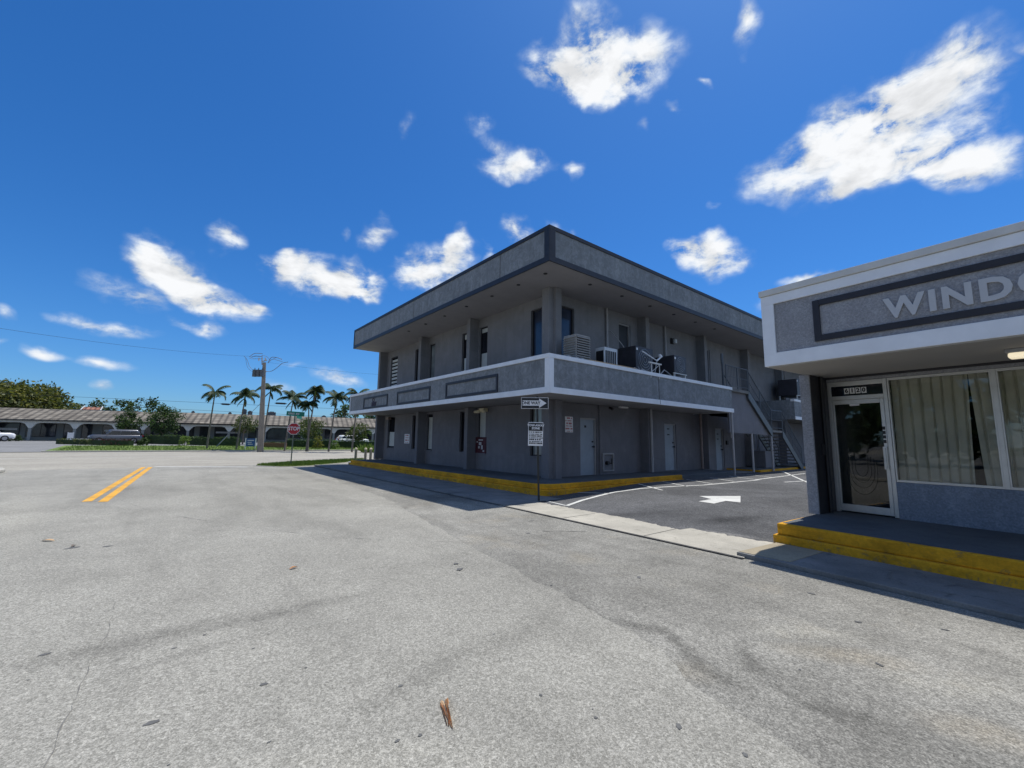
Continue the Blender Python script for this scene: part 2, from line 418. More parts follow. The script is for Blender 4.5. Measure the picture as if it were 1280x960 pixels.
def box(name, mat, parent, *a, **k): return MB().box(*a).build(name, mat, parent, **k)
KIDS = None
def dup(root, loc, rotz=0, label=None, scale=None):
    def cp(o, par):
        c = o.copy(); COL.objects.link(c)
        if par: c.parent = par
        for ch in [x for x in COL.objects if x.parent == o]: cp(ch, c)
        return c
    r = cp(root, None); r.location = loc; r.rotation_euler = (0, 0, rotz)
    XF[r.name] = Matrix.Translation(loc) @ Matrix.Rotation(rotz, 4, 'Z')
    if label: r['label'] = label
    if scale: r.scale = scale
    return r
def text(s, size, name, mat, parent, origin, xdir, ydir, depth=.004, bold=0, world=True, align='CENTER', sx=1):
    cu = bpy.data.curves.new('t', 'FONT'); cu.body = s; cu.size = size; cu.extrude = depth/2; cu.offset = bold
    cu.align_x = align; cu.align_y = 'CENTER'; cu.resolution_u = 3
    o = bpy.data.objects.new('t', cu); COL.objects.link(o)
    me = bpy.data.meshes.new_from_object(o.evaluated_get(bpy.context.evaluated_depsgraph_get()))
    bpy.data.objects.remove(o); bpy.data.curves.remove(cu)
    xd = Vector(xdir).normalized(); yd = Vector(ydir).normalized(); zd = xd.cross(yd)
    T = Matrix((xd*sx, yd, zd)).transposed().to_4x4(); T.translation = Vector(origin)
    if world and parent is not None: T = xf(parent).inverted() @ T
    me.transform(T); me.materials.clear(); me.materials.append(MATS[mat])
    q = bpy.data.objects.new(name, me); COL.objects.link(q)
    if parent is not None: q.parent = parent
    return q

# ---------------------------------------------------------------- the ground
def lot_z(X): return .16*min(1, max(0, (X-8)/4.5))
def far_z(Y): 
    t = min(1, max(0, (Y-52)/20)); return .03+.55*t
S = MB().poly([(-3000, -3000, -.06), (3000, -3000, -.06), (3000, 3000, -.06), (-3000, 3000, -.06)])
struct(S.build('ground', 'earth'))
S = MB().poly([(-5.2, -40, 0), (60, -40, 0), (60, 27.3, 0), (-5.2, 27.3, 0)]); struct(S.build('road', 'road_asphalt'))
S = MB().poly([(-160, 27.3, 0.001), (160, 27.3, 0.001), (160, 52, 0.001), (-160, 52, 0.001)]); struct(S.build('cross_street', 'cross_asphalt'))
# worn verge between the carriageway and the pavement
seam = [(6.3, 26.2), (5.7, 20.0), (4.9, 15.02), (4.68, 11.1), (3.99, 7.24), (3.58, 5.1), (3.46, 4.26), (3.3, 3.28), (3.24, 2.8), (3.14, 2.29), (3.05, 1.94), (2.83, 1.64), (2.80, 1.42), (2.73, 1.11), (2.66, .87), (2.72, .6), (2.7, -.4), (2.5, -3), (2.6, -12), (2.6, -30)]
pts = []
for i in range(len(seam)-1):
    a, b = seam[i], seam[i+1]; n = max(2, int(math.dist(a, b)/.03))
    for k in range(n):
        t = k/n; x = a[0]+(b[0]-a[0])*t; y = a[1]+(b[1]-a[1])*t
        pts.append((x+.07*mnoise.noise((x*2, y*2, 0))+.025*mnoise.noise((x*9, y*9, 3))+.02*mnoise.noise((x*31, y*31, 3)), y))
mb = MB()
vs = []; 
for x, y in pts: vs += [(x, y, .0008), (x+.12, y, .004), (8.5, y, .004)]
mb.add(vs, [(3*i+k, 3*i+3+k, 3*i+4+k, 3*i+1+k) for i in range(len(pts)-1) for k in (0, 1)])
struct(mb.build('road_verge', 'verge_asphalt'))
# cracks, seams and stains
ck = MB()
def crack(pl, w, z=.008, wob=.02):
    P = []
    for i in range(len(pl)-1):
        a, b = pl[i], pl[i+1]; n = max(2, int(math.dist(a, b)/.05))
        for k in range(n):
            t = k/n; x = a[0]+(b[0]-a[0])*t; y = a[1]+(b[1]-a[1])*t
            P.append((x+wob*mnoise.noise((x*6, y*6, 7))+wob*.4*mnoise.noise((x*25, y*25, 1)), y+wob*mnoise.noise((x*6, y*6, 17))))
    vs = []; fs = []
    for i, (x, y) in enumerate(P):
        q = P[min(i+1, len(P)-1)]; p = P[max(0, i-1)]
        d = Vector((q[0]-p[0], q[1]-p[1])); d = d.normalized() if d.length else Vector((1, 0)); nn = Vector((-d.y, d.x))
        ww = w*max(0, .35+1.9*mnoise.noise((x*5, y*5, 30)))*.5
        vs += [(x+nn.x*ww, y+nn.y*ww, z), (x-nn.x*ww, y-nn.y*ww, z)]
    ck.add(vs, [(2*i, 2*i+1, 2*i+3, 2*i+2) for i in range(len(P)-1)])
crack([(-.2, 5.6), (-.19, 4.81), (-.23, 4.29), (-.25, 3.88), (-.27, 3.47), (-.29, 3.0)], .009, .003)
crack([(-.64, 14.05), (-.02, 11.56), (1.19, 8.93), (2.25, 7.13), (3.9, 5.5)], .01, .003)
crack([(5.2, 5.6), (5.6, 5.3), (5.85, 5.1)], .02, .009); crack([(4.3, 6.6), (5.1, 6.2), (6.2, 6.6)], .02, .009)
crack([(6.22, .1), (6.35, .6), (6.3, 1.1), (6.5, 1.25), (6.95, 1.35)], .025, .071)
crack([(6.6, .2), (6.75, .45), (6.9, 1.0)], .02, .071)
struct(ck.build('road_crack', 'crack_faint'))
st = MB(); st2 = MB()
def blot(m, x, y, r, ax=1, z=.005, n=14, rot=0):
    vs = [(x, y, z)]
    for i in range(n):
        a = 2*math.pi*i/n; rr = r*(.6+.55*random.random())
        dx, dy = math.cos(a)*rr*ax, math.sin(a)*rr
        vs.append((x+dx*math.cos(rot)-dy*math.sin(rot), y+dx*math.sin(rot)+dy*math.cos(rot), z))
    m.add(vs, [(0, i+1, (i+1) % n+1) for i in range(n)])
for x, y, r, ax, ro in ((.64, 3.25, .022, 1.3, 0), (2.92, 4.57, .04, 1.5, .6), (-.82, 8.54, .05, 2.2, .3), (-.45, 8.38, .04, 1.5, .2), (1.95, 2.1, .012, 1, 0), (1.2, 2.22, .012, 1.2, 0), (2.05, 1.75, .012, 1, 0),
                        (2.35, 1.42, .018, 1.6, 1), (2.42, 1.1, .014, 1.3, 1), (4.4, 3.1, .03, 1.8, .4), (4.9, 5.6, .03, 2, .2), (5.4, 1.7, .025, 1.5, 2), (4.9, 1.2, .02, 1.6, 2), (5.3, .7, .015, 2, 2), (4.1, .9, .015, 2, 1), (3.0, 4.8, .03, 1.2, 0), (-.5, 4.6, .02, 1.8, .2), (.4, 4.3, .012, 1, 0), (.9, 3.3, .01, 1, 0), (.1, 3.2, .02, 2, 0), (3.4, 3.5, .014, 1, 0)):
    blot(st, x, y, r, ax, .0085 if x > 2.6 else .003, rot=ro)
for i in range(70):
    d = random.uniform(2.5, 11); a = random.uniform(-8, 78); x = d*math.sin(R(a)); y = d*math.cos(R(a))
    if x < 5.9: blot(st, x, y, random.uniform(.003, .011), random.uniform(1, 2), .0085 if x > 2.4 else .003, 7)
struct(st.build('road_stain', 'stain_dark'))
# road markings
mk = MB()
def strip(m, a, b, w, z=.004):
    a = Vector(a[:2]); b = Vector(b[:2]); n = (b-a).normalized(); n = Vector((-n.y, n.x))*w/2
    m.poly([(*(a+n), z), (*(a-n), z), (*(b-n), z), (*(b+n), z)][::-1])
strip(mk, (-1.22, 14.1), (-.56, 27.5), .17); strip(mk, (-.93, 13.85), (-.3, 27.4), .17)
struct(mk.build('lane_marking', 'road_yellow'))
mk = MB(); strip(mk, (-.15, 27.7), (3.5, 25.6), .3, .006); strip(mk, (-30, 40), (60, 40.4), .12, .006); strip(mk, (-30, 46), (60, 46.2), .12, .006)
struct(mk.build('stop_line', 'road_white_far'))
# parking lot: ramps up gently, then flat
mb = MB(); lx = [7.05, 8, 9, 10, 11, 12.5, 16, 24, 60]; vs = []
for x in lx: vs += [(x, -12, lot_z(x)+.012), (x, 12, lot_z(x)+.012)]
mb.add(vs, [(2*i, 2*i+2, 2*i+3, 2*i+1) for i in range(len(lx)-1)])
struct(mb.build('parking_lot', 'lot_asphalt'))
mk = MB()
def lotstrip(pl, w):
    for a, b in zip(pl, pl[1:]):
        n = max(1, int(abs(a[0]-b[0])/.5))
        for k in range(n):
            p = [a[j]+(b[j]-a[j])*k/n for j in (0, 1)]; q = [a[j]+(b[j]-a[j])*(k+1)/n for j in (0, 1)]
            d = Vector((q[0]-p[0], q[1]-p[1])).normalized(); nn = Vector((-d.y, d.x))*w/2
            c4 = [(p[0]+nn.x, p[1]+nn.y), (p[0]-nn.x, p[1]-nn.y), (q[0]-nn.x, q[1]-nn.y), (q[0]+nn.x, q[1]+nn.y)]
            mk.poly([(x, y, lot_z(x)+.018) for x, y in c4][::-1])
curve = [(7.8, 8.37), (7.62, 7.37)]
lotstrip(curve, .07)
lotstrip([(7.62, 7.33), (8.51, 7.66), (9.4, 7.85), (10.2, 7.98), (11.46, 7.9), (12.65, 7.47), (13.82, 7.17), (16.01, 7.07), (17.7, 7.0)], .1)
lotstrip([(9.42, 8.8), (9.96, 7.9)], .07)
for a in ((12.31, 8.6), (13.71, 8.6), (15.3, 8.6), (16.9, 8.5), (18.5, 8.5), (20.2, 8.5)): lotstrip([a, (a[0]-.75, 7.25)], .07)
lotstrip([(17.5, 7.1), (23.5, 7.3)], .09); lotstrip([(17.5, 6.1), (22, 5.2)], .09); lotstrip([(18, 5.5), (24, 8.4)], .09)
arrow = [(10.4, 5.55), (10.48, 5.32), (11.13, 5.53), (11.39, 6.03), (12.12, 5.31), (11.11, 4.87), (11.04, 5.19)]
def lot_pt(px, py):
    z = .1
    for _ in range(25): g_ = ground(px, py, z); z = .5*z+.5*(lot_z(g_.x)+.018)
    return tuple(g_[:2])
ap = [lot_pt(px, py) for px, py in ((874, 620), (925.6, 620), (925.6, 628), (907, 626), (892.5, 629.4), (873, 626.6), (889, 623.8))][::-1]
mk.poly([(x, y, lot_z(x)+.018) for x, y in ap])
struct(mk.build('parking_marking', 'road_white'))
# concrete driveway apron and pavement slabs
mb = MB(); edge = []
y = 2.72; 
while y < 8.2:
    ex = 7.42+.06*mnoise.noise((y*4, 0, 0))+.07*mnoise.noise((y*11, 5, 0))+.035*mnoise.noise((y*31, 5, 9))+(.08 if y < 4.2 else -.18+.13*(y-4.2)/1.0 if y < 5.4 else .0)
    edge.append((ex, y)); y += .03
vs = []
for ex, y in edge: vs += [(6.2+.08*min(1, (y-2.7)/2.5)+.02*max(0, y-5), y, .022), (ex, y, .022)]
mb.add(vs, [(2*i, 2*i+1, 2*i+3, 2*i+2) for i in range(len(edge)-1)])
struct(mb.build('driveway_apron', 'concrete_light'))
mb = MB()
for yy in (4.3, 6.2): mb.poly([(6.27, yy-.008, .025), (7.3, yy-.008, .025), (7.3, yy+.008, .025), (6.27, yy+.008, .025)])
mb.poly([(6.18, 2.72, .02), (6.215, 2.72, .026), (6.36, 8.05, .026), (6.32, 8.05, .02)])
struct(mb.build('slab_joint', 'crack_dark'))
mb = MB()
mb.add([(6.38, 8.1, .03), (8.3, 8.15, .03), (8.3, 24.6, .08), (6.5, 24.9, .08), (6.38, 8.1, -.02), (6.5, 24.9, -.02)], [(0, 1, 2, 3), (4, 0, 3, 5)])
struct(mb.build('pavement', 'concrete_walk'))
mb = MB(); mb.poly([(6.33, 8.3, .012), (6.4, 8.3, .012), (6.53, 24.8, .012), (6.45, 24.8, .012)]); struct(mb.build('gutter_seam', 'crack_dark'))

THB = R(5.3); TC = Vector((7.59, 2.82, 0))
eB = Vector((-math.sin(THB), -math.cos(THB), 0)); nB = Vector((math.cos(THB), -math.sin(THB), 0))
def B(a, d, z=0): return TC + eB*a + nB*d + Vector((0, 0, z))
mb = MB()
mb.prism([B(.1, -1.3, .0), B(.1, -.1, .0), B(14, -.1, .0), B(14, -1.18, .0)][::-1], (0, 0, .065))
struct(mb.build('shop_pavement', 'concrete_walk', bevel=.012))
mb = MB(); mb.prism([B(.12, -1.27, .065), B(.12, -.25, .065), B(.74, -.25, .065), B(.74, -1.22, .065)][::-1], (0, 0, .006))
struct(mb.build('pavement_slab', 'plate_tan'))
# shop step: two yellow painted risers and a grey tread
mb = MB(); mb.prism([B(.06, -.21), B(-.0, 2.3), B(14, 2.3), B(14, -.21)][::-1], (0, 0, .18))
struct(mb.build('shop_kerb', 'yellow_kerb', bevel=.02))
mb = MB(); mb.prism([B(.1, -.15, .18), B(.0, 2.3, .18), B(14, 2.3, .18), B(14, -.15, .18)][::-1], (0, 0, .165))
struct(mb.build('shop_kerb', 'yellow_kerb', bevel=.02))
mb = MB(); mb.prism([B(.16, -.08, .343), B(-.0, 2.3, .343), B(14, 2.3, .343), B(14, -.08, .343)][::-1], (0, 0, .007))
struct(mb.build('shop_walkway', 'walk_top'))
# raised walkway around the two storey building, yellow kerb
def walk(off, z0, z1, name, mat, bevel=.02, ymin=8.72, x0=8.2, xe=15.3):
    r = .55; cx, cyy = x0+off+r, ymin+off+r
    pl = [(x0+off, 24.4-off)]
    for i in range(9):
        a = math.pi+math.pi/2*i/8; pl.append((cx+r*math.cos(a), cyy+r*math.sin(a)))
    pl += [(xe, ymin+off), (xe, 10.4), (10.4, 10.4), (10.4, 24.4-off)]
    m = MB(); m.prism([(x, y, z0) for x, y in pl], (0, 0, z1-z0)); struct(m.build(name, mat, bevel=bevel))
walk(-.04, .0, .19, 'walkway_kerb', 'yellow_kerb')
walk(.03, .19, .335, 'walkway_kerb', 'yellow_kerb')
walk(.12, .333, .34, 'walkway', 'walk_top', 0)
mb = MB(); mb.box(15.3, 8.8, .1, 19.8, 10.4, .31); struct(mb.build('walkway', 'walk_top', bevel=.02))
mb = MB(); mb.box(22.3, 8.75, .1, 60, 10.4, .27); struct(mb.build('walkway_kerb', 'yellow_kerb', bevel=.02))
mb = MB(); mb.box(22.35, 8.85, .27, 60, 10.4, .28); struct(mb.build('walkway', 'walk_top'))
mb = MB(); mb.box(19.8, 9.0, .1, 22.3, 10.4, .2); struct(mb.build('walkway', 'concrete_walk'))
# corner lawn with kerb, left island, far side of the cross street
def slab(name, mat, pl, z0, z1, bevel=0):
    m = MB(); m.prism([(x, y, z0) for x, y in pl], (0, 0, z1-z0)); return struct(m.build(name, mat, bevel=bevel))
tri = [(4.0, 26.4), (4.9, 25.1), (5.6, 24.9), (6.6, 25.4), (9.0, 27.6), (11.5, 31), (9.4, 30.3), (6.0, 28.4)]
slab('corner_kerb', 'concrete_kerb', [((x-6.5)*1.06+6.5, (y-27)*1.06+27) for x, y in tri], 0, .02)
g1 = slab('corner_ground', 'lawn', tri, 0, .05)
slab('corner_pavement', 'concrete_walk', [(8.2, 24.5), (40, 24.5), (40, 28.5), (9.2, 27.6)], 0, .08)
slab('island_kerb', 'concrete_kerb', [(-4.75, -30), (-4.75, 26.3), (-4.95, 27.1), (-5.8, 27.9), (-8, 28.3), (-60, 28.3), (-60, -30)], 0, .13, .03)
slab('island_pavement', 'far_asphalt', [(-4.95, -30), (-4.95, 26.3), (-5.7, 27.7), (-60, 28.1), (-60, -30)], .13, .136)

# far side terrain: rises half a metre to the shops
def far_sheet(name, mat, x0, x1, y0, y1, dz=0, n=12):
    m = MB(); vs = []
    for i in range(n+1):
        y = y0+(y1-y0)*i/n; vs += [(x0, y, far_z(y)+dz), (x1, y, far_z(y)+dz)]
    m.add(vs, [(2*i, 2*i+1, 2*i+3, 2*i+2) for i in range(n)]); return struct(m.build(name, mat))
far_sheet('far_parking', 'far_asphalt', -200, 200, 52, 190)
mb = MB(); mb.box(-7.6, 51.9, -.02, 180, 52.15, .13); struct(mb.build('far_kerb', 'concrete_kerb', bevel=.02))
far_sheet('lawn', 'lawn', -7.6, 180, 52.15, 63, .03)
mb = MB(); mb.box(20.5, 50.9, 0, 36, 51.2, .14); struct(mb.build('far_kerb', 'yellow_kerb'))

# real blades on the corner lawn
def blades(name, n, sampler, h, zf, label):
    m = MB()
    for i in range(n):
        x, y = sampler(); z = zf(x, y); a = random.random()*6.28; w = .012+.01*random.random(); hh = h*(.5+random.random())
        lean = Vector((random.uniform(-.5, .5), random.uniform(-.5, .5), 1))*hh
        d = Vector((math.cos(a)*w, math.sin(a)*w, 0)); p = Vector((x, y, z))
        m.add([p-d, p+d, p+lean], [(0, 1, 2)])
    o = m.build(name, 'grass_blade'); struct(o, 'stuff', label, 'grass')
def in_poly(x, y, pl):
    c = False; j = len(pl)-1
    for i in range(len(pl)):
        if (pl[i][1] > y) != (pl[j][1] > y) and x < (pl[j][0]-pl[i][0])*(y-pl[i][1])/(pl[j][1]-pl[i][1])+pl[i][0]: c = not c
        j = i
    return c
def samp_tri():
    while True:
        x, y = random.uniform(4, 11.5), random.uniform(24.9, 31)
        if in_poly(x, y, tri): return x, y
blades('grass', 9000, samp_tri, .09, lambda x, y: .05, 'short green grass on the street corner around the stop sign')
blades('grass', 16000, lambda: (random.uniform(-7, 45), random.uniform(52.2, 62)), .16, lambda x, y: far_z(y)+.03, 'mown lawn strip along the far side of the cross street')

# ---------------------------------------------------------------- the two storey building
XO, YO, XW, YW, YE = 8.15, 8.5, 10.15, 10.35, 24.85
XE = 46
bA = thing('commercial_building', 'two storey grey stucco building with overhanging roof, white banded balcony ledge and outside staircase', 'building', (XO, YO, 0))
def wall_with_holes(m, axis, c, u0, u1, z0, z1, holes, t=.22, inward=1):
    # axis 'x': wall plane X=c running along Y ; axis 'y': plane Y=c running along X
    us = sorted({u0, u1, *[h[0] for h in holes], *[h[1] for h in holes]}); zs = sorted({z0, z1, *[h[2] for h in holes], *[h[3] for h in holes]})
    def q(u, z, d): return (c+d, u, z) if axis == 'x' else (u, c+d, z)
    for i in range(len(us)-1):
        for j in range(len(zs)-1):
            cu, cz = (us[i]+us[i+1])/2, (zs[j]+zs[j+1])/2
            if any(h[0] < cu < h[1] and h[2] < cz < h[3] for h in holes): continue
            m.poly([q(us[i], zs[j], 0), q(us[i+1], zs[j], 0), q(us[i+1], zs[j+1], 0), q(us[i], zs[j+1], 0)])
    for h in holes:
        a, b, e, f = h
        for (u, z), (u2, z2) in (((a, e), (b, e)), ((b, e), (b, f)), ((b, f), (a, f)), ((a, f), (a, e))):
            m.poly([q(u, z, 0), q(u2, z2, 0), q(u2, z2, t*inward), q(u, z, t*inward)])
st_win = [(10.45, 11.55), (14.28, 14.88), (15.2, 16.24), (18.72, 19.33), (19.68, 20.9), (23.1, 24.05)]
up_z, lo_z = (4.15, 6.27), (1.0, 2.75)
m = MB(); wall_with_holes(m, 'x', XW, YW, YE, .3, 2.85, [(a, b, *lo_z) for a, b in st_win])
side_lo = [(11.45, 12.33, .34, 2.36), (16.78, 17.7, .34, 2.33), (21.3, 22.15, .2, 2.25), (25.2, 26.4, .2, 2.3)]
wall_with_holes(m, 'y', YW, XW, XE, .1, 2.85, side_lo)
m.poly([(XW, YE, 0), (XE, YE, 0), (XE, YE, 6.65), (XW, YE, 6.65)][::-1]); m.poly([(XE, YW, 0), (XE, YE, 0), (XE, YE, 6.65), (XE, YW, 6.65)])
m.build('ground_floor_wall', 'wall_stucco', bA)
m = MB(); wall_with_holes(m, 'x', XW, YW, YE, 3.95, 6.65, [(a, b, *up_z) for a, b in st_win])
side_up = [(10.45, 11.17, 4.15, 6.27), (13.75, 14.5, 3.97, 6.25), (15.32, 15.78, 5.1, 6.25), (20.3, 21.1, 3.97, 6.2), (24.9, 25.5, 3.97, 6.3), (29.9, 30.9, 3.97, 6.2)]
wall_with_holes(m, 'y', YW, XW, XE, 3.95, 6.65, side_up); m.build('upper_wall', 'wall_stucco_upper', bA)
# windows and their panes
def window(par, axis, c, u0, u1, z0, z1, pane='glass_dark', blind=None, mull=None, fr='navy_trim', d=.12):
    m = MB(); t = .045
    def bx(ua, ub, za, zb, d0, d1, mm): mm.box(*((c+d0, ua, za, c+d1, ub, zb) if axis == 'x' else (ua, c+d0, za, ub, c+d1, zb)))
    for ua, ub, za, zb in ((u0, u0+t, z0, z1), (u1-t, u1, z0, z1), (u0+t, u1-t, z0, z0+t), (u0+t, u1-t, z1-t, z1)): bx(ua, ub, za, zb, d-.03, d+.05, m)
    if mull:
        for z in mull: bx(u0+t, u1-t, z-.02, z+.02, d-.03, d+.05, m)
    w = m.build('window', fr, par)
    m = MB(); bx(u0+t, u1-t, z0+t, z1-t, d, d+.012, m); m.build('pane', pane, w)
    if z0 < 4: m = MB(); bx(u0-.04, u1+.04, z0-.05, z0-.001, -.035, d-.031, m); m.build('sill', 'wall_stucco', w)
    for i, (za, zb) in enumerate(blind or []):
        m = MB(); bx(u0+t+.01, u1-t-.01, za, zb, d-.012, d-.002, m); m.build('blind', 'blind_white', w)
    return w
for k, (a, b) in enumerate(st_win):
    bl = {1: [(6.05, 6.22), (4.2, 5.15)], 2: [(6.0, 6.22), (4.2, 5.15)]}.get(k)
    window(bA, 'x', XW, a, b, *up_z, pane=('glass_blue', 'glass_dark', 'glass_dark', 'glass_pale', 'glass_dark', 'glass_dark')[k], blind=bl)
    window(bA, 'x', XW, a, b, *lo_z, pane=('glass_pale', 'glass_pale', 'glass_dark', 'glass_dark', 'glass_dark', 'glass_dark')[k], blind={1: [(1.06, 2.68)], 3: [(1.05, 2.6)], 5: [(1.1, 1.9)]}.get(k))
# far louvred strip of the end window
m = MB()
for i in range(9): m.box(XW+.06, 23.16, 4.3+i*.21, XW+.1, 23.98, 4.42+i*.21)
m.build('louvre', 'blind_white', bA)
m = MB(); m.box(XW-.03, 14.2, .99, XW+.04, 14.95, 1.64); po = m.build('poster', 'poster_red', bA)
text('SALE', .01, 'poster_text', 'sign_white', po, (XW-.035, 14.5, 1.3), (0, -1, 0), (0, 0, 1)) if False else None
m = MB()
for i, (yy, zz, w, h_) in enumerate(((14.4, 1.5, .3, .05), (14.5, 1.32, .18, .12), (14.62, 1.18, .1, .1), (14.4, 1.15, .12, .16), (14.75, 1.42, .1, .05), (14.3, 1.05, .1, .07))): m.box(XW-.036, yy, zz, XW-.032, yy+w, zz+h_)
m.build('poster_print', 'letter_grey', po)
window(bA, 'y', YW, 10.45, 11.17, 4.15, 6.27, 'glass_blue')
window(bA, 'y', YW, 15.32, 15.78, 5.1, 6.25, 'glass_dark')
def door(par, x0, x1, z0, z1, mat='door_paint', frame='pipe_paint', handle=True, vents=False, side=1):
    m = MB(); m.box(x0+.05, YW+.1, z0, x1-.05, YW+.15, z1-.05); d = m.build('door', mat, par)
    m = MB()
    for a in ((x0, YW+.04, z0, x0+.05, YW+.2, z1), (x1-.05, YW+.04, z0, x1, YW+.2, z1), (x0+.05, YW+.04, z1-.05, x1-.05, YW+.2, z1)): m.box(*a)
    m.build('door_frame', frame, d)
    if handle:
        hx = x1-.14
        m = MB(); m.cyl((hx, YW+.1, z0+1.0), (hx, YW+.03, z0+1.0), .022); m.cyl((hx, YW+.04, z0+1.0), (hx, YW+.0, z0+1.0), .038); m.build('handle', 'black_paint', d)
        m = MB(); m.cyl((hx, YW+.1, z0+1.18), (hx, YW+.06, z0+1.18), .03); m.build('deadbolt', 'black_paint', d)
    if vents:
        for zz in (1.75, 1.5): box('door_plate', 'black_paint', d, (x0+x1)/2-.1, YW+.092, z0+zz, (x0+x1)/2+.08, YW+.099, z0+zz+.05)
    return d
door(bA, *side_lo[0]); door(bA, *side_lo[1], vents=True); door(bA, *side_lo[2], vents=True, handle=True)
door(bA, *side_lo[3], mat='wall_stucco', handle=False)
door(bA, *side_up[1], mat='dark_door', handle=False); door(bA, *side_up[3], mat='dark_door', handle=False)
door(bA, *side_up[4], mat='dark_door', handle=False); door(bA, *side_up[5], mat='dark_door', handle=False)
m = MB(); m.box(11.77, YW+.093, 2.02, 11.87, YW+.099, 2.1); m.build('door_plate', 'black_paint', bA)
# pillars: fins that carry the roof
def pillar(x0, y0, x1, y1):
    for z0, z1, mm in ((.33, 2.85, 'wall_stucco'), (3.95, 6.65, 'wall_stucco_upper')):
        m = MB(); m.box(x0, y0, z0, x1, y1, z1); m.build('pillar', mm, bA, bevel=.008)
pillar(9.7, 14.93, XW+.02, 15.17); pillar(9.7, 19.37, XW+.02, 19.63); pillar(9.7, 24.6, XW+.02, YE-.003)
for zs, mm in (((.33, 2.85), 'wall_stucco'), ((3.95, 6.65), 'wall_stucco_upper')):
    m = MB(); m.prism([(9.6, 10.02, zs[0]), (9.8, 10.02, zs[0]), (9.8, 9.9, zs[0]), (10.07, 9.9, zs[0]), (10.07, 10.37, zs[0]), (9.6, 10.37, zs[0])], (0, 0, zs[1]-zs[0])); m.build('corner_pillar', mm, bA, bevel=.008)
for x in (15.0, 19.78, 24.55, 29.3, 34.05, 38.8): pillar(x, 9.95, x+.26, YW+.02)
# soffits and downlights
m = MB(); m.poly([(XO+.05, YO+.05, 6.652), (XE, YO+.05, 6.652), (XE, YE, 6.652), (XO+.05, YE, 6.652)][::-1]); so = m.build('soffit', 'soffit_paint', bA)
for x, y in [(8.74, 9.29), (8.73, 10.58), (8.74, 12.07), (8.71, 13.7), (8.74, 15.41), (8.74, 17.1), (8.74, 18.8), (10.49, 9.01), (12.21, 9.03), (13.94, 9.04), (15.6, 9.04), (17.3, 9.04), (19, 9.04)]:
    m = MB(); m.cyl((x, y, 6.66), (x, y, 6.632), .065, .06, 14); m.build('downlight', 'dark_door', bA)
m = MB(); m.poly([(XO+.05, YO+.05, 2.862), (19.18, YO+.05, 2.862), (19.18, YW, 2.862), (XW, YW, 2.862), (XW, YE-.05, 2.862), (XO+.05, YE-.05, 2.862)][::-1]); m.build('soffit', 'soffit_paint', bA)
# roof block: stucco fascia with navy bands
def ring(m, x0, y0, z0, z1, t=.12, xe=XE, ye=YE):
    m.box(x0, y0, z0, x0+t, ye, z1); m.box(x0+t, y0, z0, xe, y0+t, z1)
m = MB(); ring(m, XO+.03, YO+.03, 6.66, 7.72, .12); m.box(XO+.15, YE-.1, 6.66, XE, YE, 7.72); rf = m.build('roof_fascia', 'fascia_stucco', bA)
m = MB(); m.box(XO+.15, YO+.15, 7.45, XE, YE-.1, 7.5); m.build('roof', 'far_asphalt', bA)
m = MB(); ring(m, XO, YO, 7.63, 7.75, .2); ring(m, XO, YO, 6.65, 6.82, .03)
m.box(XO, YO, 6.82, XO+.03, YO+.22, 7.63); m.box(XO+.03, YO, 6.82, XO+.25, YO+.03, 7.63)
m.box(XO, YE-.07, 6.82, XO+.03, YE, 7.63); m.build('roof_trim', 'navy_trim', bA, bevel=.006)
m = MB(); m.box(XO+.024, 10.86, 6.83, XO+.0295, 10.885, 7.62); m.box(XO+.024, 17.2, 6.83, XO+.0295, 17.215, 7.62); m.build('panel_seam', 'crack_dark', bA)
# balcony ledge: fascia, white bands, framed panels
XR = 19.2
m = MB(); ring(m, XO+.03, YO+.03, 2.87, 3.93, .15, XR, YE-.03)
m.box(XO+.1, YE-.13, 2.87, XW, YE-.03, 3.93); m.box(XR-.12, YO+.18, 2.87, XR, YW, 3.93)
m.build('ledge_fascia', 'fascia_stucco', bA)
m = MB(); m.box(XO+.18, YO+.18, 3.88, XR-.12, YW+.1, 3.945); m.box(XO+.18, YW+.1, 3.88, XW+.02, YE-.13, 3.945); m.build('ledge_floor', 'concrete_walk', bA)
m = MB(); ring(m, XO-.01, YO-.01, 3.84, 3.96, .2, XR+.01, YE-.02)
m.box(XO-.01, YE-.021, 3.84, XW, YE+.01, 3.96)
m.box(XO, YO, 3.02, XO+.03, YO+.18, 3.84); m.box(XO+.03, YO, 3.02, XO+.19, YO+.03, 3.84); m.box(XO, YE-.07, 3.02, XO+.03, YE, 3.84)
m.build('ledge_trim', 'white_trim', bA, bevel=.006)
m = MB(); ring(m, XO-.012, YO-.012, 2.85, 3.02, .042, XR+.06, YE); m.box(XO+.03, YE-.03, 2.85, XW, YE+.01, 3.02)
m.box(XR, YO+.03, 2.85, XR+.06, YW, 3.02); m.build('ledge_trim', 'white_trim', bA, bevel=.006)
m = MB(); m.box(13.55, YO+.024, 3.03, 13.575, YO+.0295, 3.83); m.box(13.55, YO-.014, 2.86, 13.57, YO-.0125, 3.01); m.build('panel_seam', 'crack_dark', bA)
frames = []
for (a, b) in ((10.87, 14.13), (15.35, 18.48), (19.55, 22.7)):
    z0, z1, t = 3.05, 3.64, .085; m = MB(); x0, x1 = XO-.005, XO+.03
    for q in ((a, a+t, z0, z1), (b-t, b, z0, z1), (a+t, b-t, z0, z0+t), (a+t, b-t, z1-t, z1)): m.box(x0, q[0], q[2], x1, q[1], q[3])
    frames.append(m.build('sign_frame', 'navy_trim', bA, bevel=.005))
text('ESEIT', .27, 'sign_letters', 'navy_letters', frames[2], (XO+.02, 21.25, 3.24), (0, -1, 0), (0, 0, 1), .02, .012)
m = MB()
